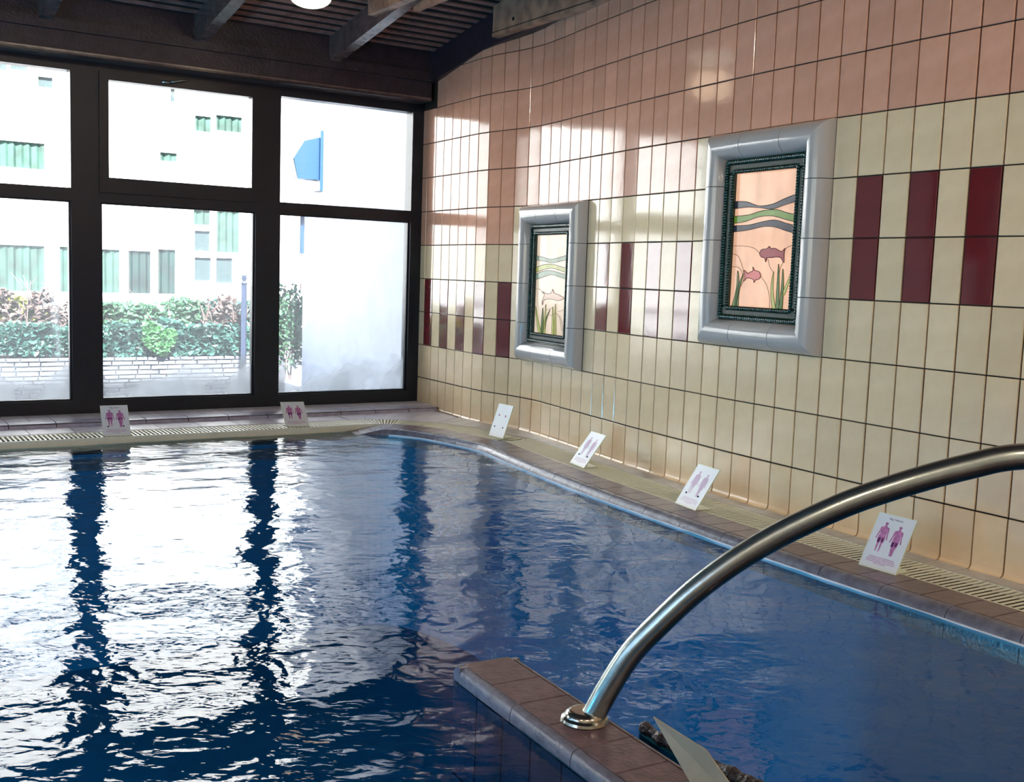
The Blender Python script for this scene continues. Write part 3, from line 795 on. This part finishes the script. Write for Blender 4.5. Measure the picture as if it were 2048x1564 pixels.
FISH = [(.46, .395), (.47, .42), (.51, .432), (.57, .435), (.61, .452), (.63, .437), (.70, .437), (.77, .42), (.81, .415), (.855, .437), (.845, .40), (.85, .335), (.80, .368), (.73, .375), (.66, .37), (.58, .368), (.565, .338), (.545, .366), (.49, .375)]
FISH2 = [(.50, .235), (.475, .262), (.43, .272), (.39, .276), (.36, .30), (.365, .272), (.32, .262), (.28, .252), (.215, .275), (.235, .232), (.215, .19), (.27, .218), (.33, .215), (.38, .207), (.395, .185), (.415, .205), (.47, .212)]
big = dict(bg='glass_peach',
    waves=[([(0, .793), (.2, .785), (.4, .75), (.62, .757), (.8, .79), (1, .822)], [(0, .738), (.2, .745), (.4, .737), (.62, .722), (.8, .745), (1, .768)], 'glass_slate'),
           ([(0, .681), (.25, .688), (.45, .712), (.68, .716), (.85, .69), (1, .672)], [(0, .628), (.2, .64), (.4, .668), (.62, .672), (.85, .64), (1, .622)], 'glass_moss'),
           ([(0, .61), (.25, .612), (.45, .63), (.66, .642), (.85, .615), (1, .596)], [(0, .563), (.25, .575), (.5, .597), (.68, .59), (.85, .562), (1, .54)], 'glass_slate')],
    fish=[dict(poly=FISH, m='glass_rose'), dict(poly=FISH2, m='glass_pink')],
    leaves=[((.74, 0), (.70, .27), .05, -.03, 'glass_olive'), ((.79, 0), (.77, .325), .05, .0, 'glass_leaf'), ((.84, 0), (.84, .29), .05, .01, 'glass_leaf'), ((.86, .10), (.97, .27), .045, .01, 'glass_olive'),
            ((.07, 0), (.11, .27), .06, .03, 'glass_leaf'), ((.12, 0), (.21, .25), .06, -.03, 'glass_leaf')],
    lines=[[(0, .458), (.2, .455), (.36, .44), (.46, .40)], [(0, .40), (.1, .38), (.17, .32), (.215, .25)], [(0, .30), (.1, .298), (.17, .27), (.215, .22)], [(.50, .23), (.6, .17), (.66, .08), (.67, 0)],
           [(.855, .43), (.92, .452), (1, .458)], [(.60, .36), (.64, .30), (.69, .27)], [(.84, .34), (.80, .29), (.79, .24)], [(.97, .275), (1, .28)], [(.215, .19), (.15, .12), (.12, .0)]])
DOL = [(.30, .405), (.24, .425), (.33, .41), (.42, .405), (.52, .42), (.56, .455), (.60, .42), (.74, .405), (.86, .385), (.92, .375), (.84, .355), (.72, .345), (.60, .352), (.46, .355), (.36, .35), (.27, .33), (.25, .29), (.235, .33), (.29, .375)]
small = dict(bg='glass_pale',
    waves=[([(0, .79), (.2, .775), (.45, .755), (.7, .77), (1, .80)], [(0, .745), (.25, .735), (.5, .72), (.75, .735), (1, .755)], 'glass_sage'),
           ([(0, .67), (.25, .70), (.5, .705), (.75, .685), (1, .66)], [(0, .62), (.25, .65), (.5, .665), (.75, .645), (1, .62)], 'glass_olive'),
           ([(0, .60), (.25, .635), (.5, .64), (.75, .62), (1, .605)], [(0, .545), (.25, .575), (.5, .60), (.75, .58), (1, .555)], 'glass_sage')],
    fish=[dict(poly=DOL, m='glass_shell')],
    leaves=[((.2, 0), (.03, .27), .09, -.02, 'glass_olive'), ((.27, 0), (.26, .26), .09, .0, 'glass_leaf'), ((.33, 0), (.36, .30), .07, 0, 'glass_olive'), ((.62, 0), (.58, .28), .08, 0, 'glass_olive'), ((.68, 0), (.66, .31), .07, .0, 'glass_olive'), ((.34, .04), (.5, .25), .05, -.04, 'glass_leaf')],
    lines=[[(0, .45), (.15, .445), (.27, .40)], [(.33, .29), (.38, .24), (.5, .26), (.58, .27)], [(.80, .20), (.9, .12), (.93, 0)], [(1, .27), (.86, .25), (.75, .24)], [(.42, .22), (.55, .19), (.7, .22), (.82, .16), (.88, .05)]])
pic(2, 2, 'farther of the two wall panels, its backlit glass showing one grey dolphin above reeds', small)
pic(17, 3, 'nearer of the two wall panels, its peach backlit glass showing two red fish', big)

# ------------------------------------------------------------------ acrylic signs
def text_mesh(txt, size, m):
    cu = bpy.data.curves.new('t', 'FONT'); cu.body = txt; cu.size = size; cu.align_x = 'CENTER'; cu.extrude = .0002
    o = bpy.data.objects.new('t', cu); COL.objects.link(o)
    dg = bpy.context.evaluated_depsgraph_get(); me = bpy.data.meshes.new_from_object(o.evaluated_get(dg)); me.materials.clear(); me.materials.append(M[m])
    bpy.data.objects.remove(o); return me
def figure(back, legs_one):
    L1 = [(.0, 1.0), (.045, .985), (.055, .94), (.035, .90), (.03, .865), (.07, .845), (.135, .82), (.155, .74), (.165, .62), (.19, .50), (.205, .44), (.185, .41), (.165, .44), (.145, .52), (.125, .62), (.115, .70)]
    if legs_one: L1 += [(.10, .62), (.115, .50), (.10, .35), (.07, .22), (.055, .08), (.045, 0)]
    else: L1 += [(.10, .62), (.125, .48), (.115, .36), (.085, .27), (.085, .14), (.07, .02), (.04, .0), (.035, .13), (.02, .30), (.0, .42)]
    return L1 + [(-x, y) for x, y in reversed(L1)]
def sign(A, ang, h, lean, label, title, faint, front_bolts, foot_bolt, shade_m, foot=True, w_=.15, scale=1.0):
    t = Vector((math.cos(R(ang)), math.sin(R(ang)), 0)); n = Vector((-t.y, t.x, 0))     # n leans away from the pool
    up = (Z * h + n * lean).normalized(); ht = .21 * scale; out = t.cross(up).normalized()  # facing the pool
    if out.dot(n) > 0: out = -out
    root = thing('exercise_sign', label, 'sign', 'white acrylic exercise signs standing along the pool edge', frame(A, t, up, out))
    bd = MB().box(0, w_, 0, ht, -.004, 0).ob('board', 'sign_white', root)
    ed = MB()
    for q in ((-.0025, 0, 0, ht), (w_, w_ + .0025, 0, ht), (-.0025, w_ + .0025, ht, ht + .0025), (-.0025, w_ + .0025, -.0025, 0)): ed.box(q[0], q[1], q[2], q[3], -.0045, .0005)
    ed.ob('board_edge', 'sign_edge', root)
    pk = 'print_faint' if faint == 2 else 'print_pink'
    for k, cx_ in enumerate((.30 * w_, .69 * w_)):
        if faint == 3: break
        pl_ = [(cx_ + x * .125, .30 * ht + y * .56 * ht - k * .02 * ht) for x, y in figure(k, k == 1)]
        pf_ = MB().prism(pl_, 0, .0004).ob('printed_figure', pk, bd)
        if faint < 2:
            y0 = .30 * ht + (.30 if title != 'Reg. Glutea' else .44) * .56 * ht - k * .02 * ht; hh = .16 * .56 * ht if title != 'Reg. Glutea' else .05 * ht
            m_ = MB().box(cx_ - .013, cx_ - .002, y0, y0 + hh, .0004, .0008); m_.box(cx_ + .002, cx_ + .012, y0 + .003, y0 + hh, .0004, .0008)
            m_.ob('marked_muscle', 'print_purple', pf_)
    if faint == 3:
        for cx_ in (.27 * w_, .72 * w_):
            MB().lathe([(.0075, 0), (.0075, .0005)], 14, (cx_, .66 * ht, 0)).ob('printed_symbol', 'print_pink', bd)
    if title: ob('title', TXT[title], bd, Matrix.Translation((w_ / 2, ht * .915, .0002)))
    sm = MB()
    for k in range(5):
        ww = (.34, .37, .39, .39, .16)[k] * w_; y = ht * (.20 - .028 * k); sm.box(w_ / 2 - ww, w_ / 2 + ww, y, y + .0022, 0, .0003)
    if faint < 3: sm.ob('small_print', 'print_faint' if faint else 'print_pink', bd)
    if front_bolts:
        for x in (.2, .78):
            MB().lathe([(.0048, 0), (.0045, .0025), (.002, .004)], 10, (x * w_, ht * .30, 0)).ob('bolt', 'bolt_black', root)
    if foot:
        inv = root.matrix_world.inverted()
        f = MB(); V = [A + t * a + n * b_ + Z * c_ for a in (0, w_) for b_ in (0, .085) for c_ in (-.002, .002)]
        f.add([inv @ v for v in V], [(0, 1, 3, 2), (4, 6, 7, 5), (0, 4, 5, 1), (2, 3, 7, 6), (0, 2, 6, 4), (1, 5, 7, 3)]).ob('foot', 'sign_edge', root)
        if foot_bolt:
            q = A + t * (w_ - .03 if foot_bolt > 0 else -.006) + n * .03 + Z * .002; f = MB().lathe([(.005, 0), (.0045, .003), (.002, .0045)], 10); f.V = [tuple(inv @ (Vector(v) + q)) for v in f.V]; f.ob('foot_bolt', 'bolt_black', root)
    return root
TXT = {'Reg. Femoris': text_mesh('Reg. Femoris', .011, 'print_ink'), 'Reg. Glutea': text_mesh('Reg. Glutea', .011, 'print_ink'), '': None}
SZ = .0045
sign(Vector((-2.372, 6.236, SZ)), 28.0, .164, .142, 'white exercise sign with two pink figures at the window mullion, leftmost sign', 'Reg. Glutea', 1, 1, 0, None)
sign(Vector((-1.441, 6.867, SZ)), 25.0, .16, .19, 'white exercise sign with two purple figures below the window mullion nearest the corner', '', 1, 0, -1, None)
sign(Vector((-.137, 6.803, SZ)), -53.5, .20, .074, 'nearly blank white sign with small printed spots at the far corner of the tiled wall', '', 3, 1, 1, None)
sign(Vector((.333, 5.885, SZ)), -66, .160, .118, 'blank-looking white sign leaning back between the two wall panels, second from the corner', '', 2, 1, 1, None, w_=.165)
sign(Vector((.770, 4.90, SZ)), -66, .172, .114, 'white sign with faded pink figures and two bolts below the big fish panel', '', 2, 1, 1, None, w_=.165)
sign(Vector((1.303, 3.907, SZ)), -56.3, .180, .098, 'white sign with clear purple figures and a title, behind the arching handrail', 'Reg. Femoris', 0, 0, 0, None, w_=.158)

# sign seen from behind at the bottom edge, beside the partition
def p0(x, y, z): 
    v = unp(x, y, 1) - Vector((0, 0, 1.023)); return Vector((0, 0, 1.023)) + v * ((z - 1.023) / v.z)
a = p0(1306, 1434, .11); b_ = p0(1411, 1500, .085); c_ = p0(1462, 1572, .03); d_ = p0(1384, 1572, .0)
root = thing('exercise_sign', 'back of a tilted pale sign board at the bottom edge beside the partition', 'sign', 'white acrylic exercise signs standing along the pool edge', Matrix.Translation(a))
dl = (c_ - b_); el = (d_ - a)
V = [a, b_, b_ + dl * 2.2, a + el * 2.2]; nrm = (V[1] - V[0]).cross(V[3] - V[0]).normalized()
V2 = [v - a for v in V] + [v - a + nrm * .004 for v in V]
ob('board', mesh('board', V2, [(0, 3, 2, 1), (4, 5, 6, 7), (0, 1, 5, 4), (1, 2, 6, 5), (2, 3, 7, 6), (3, 0, 4, 7)], 'sign_back'), root)
# dark wet stone edge it rests on
q0, q1, q2, q3 = p0(1284, 1452, -.02), p0(1345, 1492, -.022), p0(1450, 1545, -.022), p0(1560, 1600, -.022)
pts = crom([q0, q1, q2, q3, q3 + (q3 - q2) * 3], 12); rr = [(.016 + .007 * nz(p * 22) + .004 * nz(p * 60)) for p in pts]; rr[0] = .005
o = MB().tube(pts, rr, 10).ob('stone_edging', 'wet_rock', smooth=True); o['label'] = 'dark mottled wet stone edging at water level under the bottom sign board'; o['category'] = 'stone edging'
mb = MB()
V = []
for p in pts: V += [p + Z * -.006 + pn * .007, p + Z * -.006 - pn * .007, p + Z * -1.28 + pn * .007, p + Z * -1.28 - pn * .007]
F = []
for k in range(len(pts) - 1):
    a_ = 4 * k; F += [(a_, a_ + 4, a_ + 6, a_ + 2), (a_ + 1, a_ + 3, a_ + 7, a_ + 5)]
F += [(0, 2, 3, 1)]
ob('edging_foot', mesh('edging_foot', V, F, 'basin_tile'), o)

# ------------------------------------------------------------------ ceiling lamps
def lamp(s_, d_, label, r=.125, hang=0):
    zt = zc(d_) - hang
    root = thing('ceiling_lamp', label, 'lamp', 'round glass ceiling lamps between the rafters', Matrix.Translation(P(s_, d_, zt)))
    if hang: MB().lathe([(.012, 0), (.012, hang - .002)], 12).ob('stem', 'lamp_metal', root, smooth=True)
    MB().lathe([(.02, -.005), (.09, -.005), (.09, -.03), (.1, -.035), (.1, -.05)], 24).ob('lamp_base', 'lamp_metal', root, smooth=True)
    pr = [(r * .82, -.04)] + [(r * math.cos(a), -.075 - .06 * math.sin(a)) for a in [R(x) for x in (0, 15, 30, 45, 60, 75, 88)]]
    MB().lathe(pr, 32).ob('glass_dome', 'lamp_glass', root, smooth=True)
lamp(1.075, 1.30, 'round milky glass ceiling lamp cut off by the top edge of the picture', .12, .115)
ld = bpy.data.lights.new('lamp_light', 'POINT'); ld.energy = 2; ld.color = (1, .74, .5); ld.shadow_soft_size = .1
lo = bpy.data.objects.new('lamp_light', ld); COL.objects.link(lo); lo.location = P(1.075, 1.30, zc(1.3) - .38)
for q, wh in (((-1.2, 8.7), 'directly behind the camera'), ((1.2, 8.7), 'behind the camera on the partition side'), ((3.2, 8.6), 'in the near right corner behind the camera'), ((-3.2, 7.5), 'in the near left corner behind the camera')):
    lamp(*q, 'round milky glass ceiling lamp ' + wh)
    ld = bpy.data.lights.new('lamp_light', 'POINT'); ld.energy = 80; ld.color = (1, .84, .66); ld.shadow_soft_size = .12
    lo = bpy.data.objects.new('lamp_light', ld); COL.objects.link(lo); lo.location = P(q[0], q[1], zc(q[1]) - .32)

# ================================================================== OUTSIDE
def onpl(x, y, d_):
    v = unp(x, y, 1) - Vector((0, 0, 1.023)); k = ((P(0, d_) - Vector((0, 0, 0))).dot(N) - 0) / v.dot(N)
    p = Vector((0, 0, 1.023)) + v * k; return (p - WO).dot(U), p.z
mb = MB(); sdbox(-14, 8, -24, -.14, -.75, -.45, mb); mb.ob('terrace', 'paving', kind='structure')
# stucco wall running out from the corner
mb = MB()
def tw(x, y, z):  # x along the wall outward, y thickness
    n, t = wn(-11); o = W[-10] + n * .02; return o - t * x - n * y + Z * z
mb.box(0, 2.35, 0, .3, -.5, 3.6, T=tw); 
ws = mb.ob('garden_wall', 'stucco'); ws['label'] = 'white stucco outer wall seen through the right-hand window'; ws['category'] = 'wall'
# wall light on it
n, t = wn(-11)
root = thing('wall_light', 'blue outdoor wall light high on the stucco wall behind the top right window', 'lamp', None, frame(W[-10] + n * .02 - t * 1.95 + Z * 1.98, -t, Z, n))
MB().box(-.10, .10, -.26, .28, 0, .03).ob('back_plate', 'lamp_blue', root)
MB().prism([(0, -.16), (.20, -.16), (.24, .02), (.14, .18), (0, .22)], -.07, .07, T=lambda x, y, z: (z, y, x + .03)).ob('housing', 'lamp_blue', root)
MB().prism([(.245, .02), (.205, -.15), (.215, -.15), (.255, .02)], -.06, .06, T=lambda x, y, z: (z, y, x + .03)).ob('lens', 'lamp_lens', root)
root = thing('drain_pipe', 'blue drain pipe stub on the outer end of the stucco wall', 'pipe', None, frame(W[-10] + n * .06 - t * 2.28 + Z * 1.15, t, n, Z))
MB().tube([(0, 0, 0), (0, 0, .38)], .022, 10).ob('pipe', 'lamp_blue', root); MB().tube([(0, 0, -.30), (0, 0, 0)], .006, 6).ob('chain', 'twig', root)

# stone retaining wall: pieces one by one
DW = -3.0
s_l, _ = onpl(-60, 700, DW); s_r, _ = onpl(640, 700, DW)
sw = thing('stone_wall', 'low dry-stone retaining wall under the hedge outside the windows', 'wall', None, Matrix.Translation(P(0, DW, -.45)))
inv = sw.matrix_world.inverted()
o = sdbox(-9, 2.6, DW - .35, DW - .03, -.5, .13).ob('wall_core', 'stone_joint'); o.parent = sw; o.matrix_parent_inverse = inv
z = -.40; cnt = 0; far = MB()
while z < .12:
    h_ = random.uniform(.034, .047); s_ = -1.15 - random.random() * .2
    while s_ < 2.3:
        l_ = random.uniform(.10, .21)
        mb = MB().box(s_ + .005, s_ + l_ - .005, z + .004, z + h_ - .003, 0, random.uniform(.03, .05), T=lambda x, y, zz: P(x, DW - .03 + zz, y), bev=.006)
        if cnt < 290:
            o = mb.ob('stone', 'stone'); o.parent = sw; o.matrix_parent_inverse = inv
        else: far.add(mb.V, mb.F)
        cnt += 1; s_ += l_
    z += h_
z = -.40
while z < .12:
    s_ = -8.8
    while s_ < -1.3:
        l_ = random.uniform(.16, .28); far.box(s_ + .005, min(s_ + l_, -1.2) - .005, z + .004, z + .048, 0, random.uniform(.03, .05), T=lambda x, y, zz: P(x, DW - .03 + zz, y), bev=.006); s_ += l_
    z += .051
o = far.ob('stone_field', 'stone', kind='stuff'); o.parent = sw; o.matrix_parent_inverse = inv
# earth behind
o = sdbox(-9, 2.6, DW - 1.6, DW - .3, -.5, .10).ob('planting_bed', 'leaf_brown', kind='structure')

def leafmesh(n, box, size, prof=None, seed=0, hang=False):
    rnd = random.Random(seed); mb = MB(); s0, s1, d0, d1, z0, z1 = box
    for _ in range(n):
        u_ = rnd.random(); s_ = s0 + (s1 - s0) * u_
        if hang: u_ = .5 + (u_ - .5); zb_ = .55 * abs(u_ - .5) * 2 + .18 * nz(Vector((s_ * 8, seed, 4)))
        zt = z1 * 1.0
        top = z0 + (z1 - z0) * (prof(u_) if prof else 1) * (.86 + .18 * nz(Vector((s_ * 3.1, seed, 0))) + .12 * nz(Vector((s_ * 9, seed, 2))))
        f = rnd.random() ** .75; z_ = z0 + (top - z0) * (max(0, zb_) + (1 - max(0, zb_)) * f if hang else f); dd = d0 + (d1 - d0) * rnd.random()
        if rnd.random() < .55: dd = d1 - (d1 - d0) * .18 * rnd.random()
        c_ = P(s_, dd, z_); sz = size * rnd.uniform(.6, 1.3)
        q = Matrix.Rotation(rnd.uniform(0, 6.28), 3, 'Z') @ Matrix.Rotation(rnd.uniform(.2, 1.5), 3, 'X') @ Matrix.Rotation(rnd.uniform(0, 6.28), 3, 'Z')
        V = [Vector((0, -.5, 0)), Vector((.38, -.1, .1)), Vector((.25, .3, .06)), Vector((0, .55, -.06)), Vector((-.25, .3, .06)), Vector((-.38, -.1, .1))]
        mb.add([c_ + q @ (v * sz) for v in V], [(0, 1, 2, 3), (0, 3, 4, 5)])
    return mb
def shrub(name, label, cat, x0, x1, yt, yb, d_, m, n, size, depth=.45, prof=None, twigs=0, seed=0, hang=False):
    s0, zt = onpl(x0, yt, d_); s1, _ = onpl(x1, yt, d_); _, zb = onpl((x0 + x1) / 2, yb, d_); _, zt = onpl((x0 + x1) / 2, yt, d_)
    root = thing(name, label, cat, None, Matrix.Translation(P((s0 + s1) / 2, d_, zb))); inv = root.matrix_world.inverted()
    o = leafmesh(n, (s0, s1, d_ - depth, d_, zb, zt), size, prof, seed, hang).ob('foliage', m, kind='stuff'); o.parent = root; o.matrix_parent_inverse = inv
    rnd = random.Random(seed + 5); tb = MB()
    for k in range(max(twigs, 3)):
        a_ = P(s0 + (s1 - s0) * (.5 + rnd.uniform(-.12, .12)), d_ - .1, zb - .1); tgt = P(s0 + (s1 - s0) * rnd.random(), d_ - rnd.random() * .2, zb + (zt - zb) * rnd.uniform(.6, 1.12))
        mid = a_.lerp(tgt, .5) + Vector((rnd.uniform(-.06, .06), 0, rnd.uniform(-.02, .06)))
        tb.tube(crom([a_, mid, tgt], 4), [.009, .008, .008, .007, .006, .005, .005, .004, .002], 5)
        for j in range(3):
            b_ = mid.lerp(tgt, rnd.random()); tb.tube([b_, b_ + Vector((rnd.uniform(-.12, .12), rnd.uniform(-.05, .05), rnd.uniform(.03, .14)))], .003, 4)
    o = tb.ob('branches', 'twig'); o.parent = root; o.matrix_parent_inverse = inv
hump = lambda u_: .55 + .45 * math.sin(math.pi * min(1, max(0, u_)))
shrub('hedge_shrub', 'yellow-green sunlit shrub on the left behind the streaked pane', 'shrub', -110, 150, 590, 690, -3.45, 'leaf_yellow', 2600, .075, .7, hump, 4, 1)
shrub('hedge_shrub', 'dark reddish-brown shrub tips rising above the hedge at the left pane', 'shrub', -30, 140, 556, 690, -3.35, 'leaf_brown', 700, .06, .4, lambda u_: .5 + .5 * abs(math.sin(u_ * 7)), 7, 2)
shrub('ivy_cover', 'dark blue-green ivy draped over the stone wall behind the left pane', 'ivy', -110, 150, 640, 712, -3.0, 'leaf_ivy', 2400, .065, .25, None, 3, 3)
shrub('hedge_shrub', 'broad green shrub in the middle window right of the black mullion', 'shrub', 190, 420, 598, 700, -3.40, 'leaf_green', 4200, .075, .7, None, 4, 4)
shrub('ivy_cover', 'blue-green ivy hanging over the stone wall in the middle window', 'ivy', 195, 500, 640, 714, -3.0, 'leaf_ivy', 3400, .065, .3, None, 3, 5)
shrub('ivy_cover', 'bright green trailing ivy clump hanging lowest over the stone wall', 'ivy', 288, 352, 628, 722, -2.93, 'leaf_bright', 700, .05, .12, lambda u_: .9, 3, 6, True)
shrub('hedge_shrub', 'twiggy purple-brown shrub beside the blue garden post', 'shrub', 385, 520, 586, 735, -3.15, 'leaf_brown', 1500, .055, .6, hump, 14, 7)
shrub('hedge_shrub', 'loose tall shrub between the right-hand mullion and the stucco wall', 'shrub', 540, 625, 560, 742, -3.0, 'leaf_green', 1300, .05, .5, hump, 9, 8)
shrub('hedge_shrub', 'dark green shrub mixed with brown leaves behind the twiggy shrub', 'shrub', 400, 640, 592, 700, -3.6, 'leaf_ivy', 2600, .065, .6, None, 3, 9)
# garden post
s0, zb = onpl(487, 745, -2.8); _, zt = onpl(487, 568, -2.8)
root = thing('garden_post', 'slim blue-grey garden post with a small finial in front of the hedge', 'post', None, Matrix.Translation(P(s0, -2.8, zb)))
MB().box(-.022, .022, -.022, .022, -.25, zt - zb).ob('shaft', 'post_paint', root)
MB().lathe([(.03, 0), (.032, .012), (.014, .02), (.02, .04), (.03, .055), (.02, .07), (.035, .082), (.006, .09)], 12, (0, 0, zt - zb)).ob('finial', 'post_paint', root, smooth=True)

# opposite building
DF = -18
bl = thing('apartment_building', 'white sunlit building with curtained windows opposite the pool room', 'building', None, Matrix.Translation(P(0, DF, 0))); inv = bl.matrix_world.inverted()
o = sdbox(-22, 14, DF - 1, DF, -.5, 12).ob('facade', 'facade'); o.parent = bl; o.matrix_parent_inverse = inv
o = sdbox(-22, 14, DF, DF + .12, .18, .30).ob('ledge_band', 'facade_trim'); o.parent = bl; o.matrix_parent_inverse = inv
WIN = [(-75, 88, 489, 586, 0), (118, 168, 494, 588, 0), (203, 238, 499, 590, 0), (255, 300, 502, 591, 1), (314, 349, 499, 592, 1), (387, 420, 515, 562, 2), (430, 463, 516, 566, 2), (387, 418, 462, 502, 2), (431, 476, 420, 505, 0),
       (385, 418, 420, 450, 0), (-75, 88, 281, 334, 0), (318, 352, 306, 323, 0), (388, 420, 233, 264, 0), (430, 482, 233, 264, 0), (339, 348, 178, 205, 2), (-30, 12, 118, 140, 2), (20, 60, 122, 142, 2), (75, 104, 155, 176, 2)]
for x0, x1, y0, y1, kd in WIN:
    xm = (x0 + x1) / 2
    s0, _ = onpl(x0, (y0 + y1) / 2, DF); s1, _ = onpl(x1, (y0 + y1) / 2, DF); _, z1 = onpl(xm, y0, DF); _, z0 = onpl(xm, y1, DF)
    mb = MB(); f_ = .07
    for q in ((s0 - f_, s0, z0 - f_, z1 + f_), (s1, s1 + f_, z0 - f_, z1 + f_), (s0, s1, z0 - f_, z0), (s0, s1, z1, z1 + f_)): sdbox(q[0], q[1], DF, DF + .09, q[2], q[3], mb)
    wf = mb.ob('window', 'facade'); wf.parent = bl; wf.matrix_parent_inverse = inv
    nst = max(6, int((s1 - s0) / .05)); V = []; F = []
    for k in range(nst + 1):
        s_ = s0 + (s1 - s0) * k / nst; dd = DF + .03 + (.02 * math.sin(k * 2.1) + .012 * math.sin(k * 5.3)) * (0 if kd == 2 else 1)
        V += [P(s_, dd, z0), P(s_, dd, z1)]
    for k in range(nst): a_ = 2 * k; F.append((a_, a_ + 2, a_ + 3, a_ + 1))
    c_ = ob('curtain' if kd != 2 else 'pane', mesh('curtain', V, F, ('curtain', 'curtain_dark', 'room_dark')[kd]), wf);
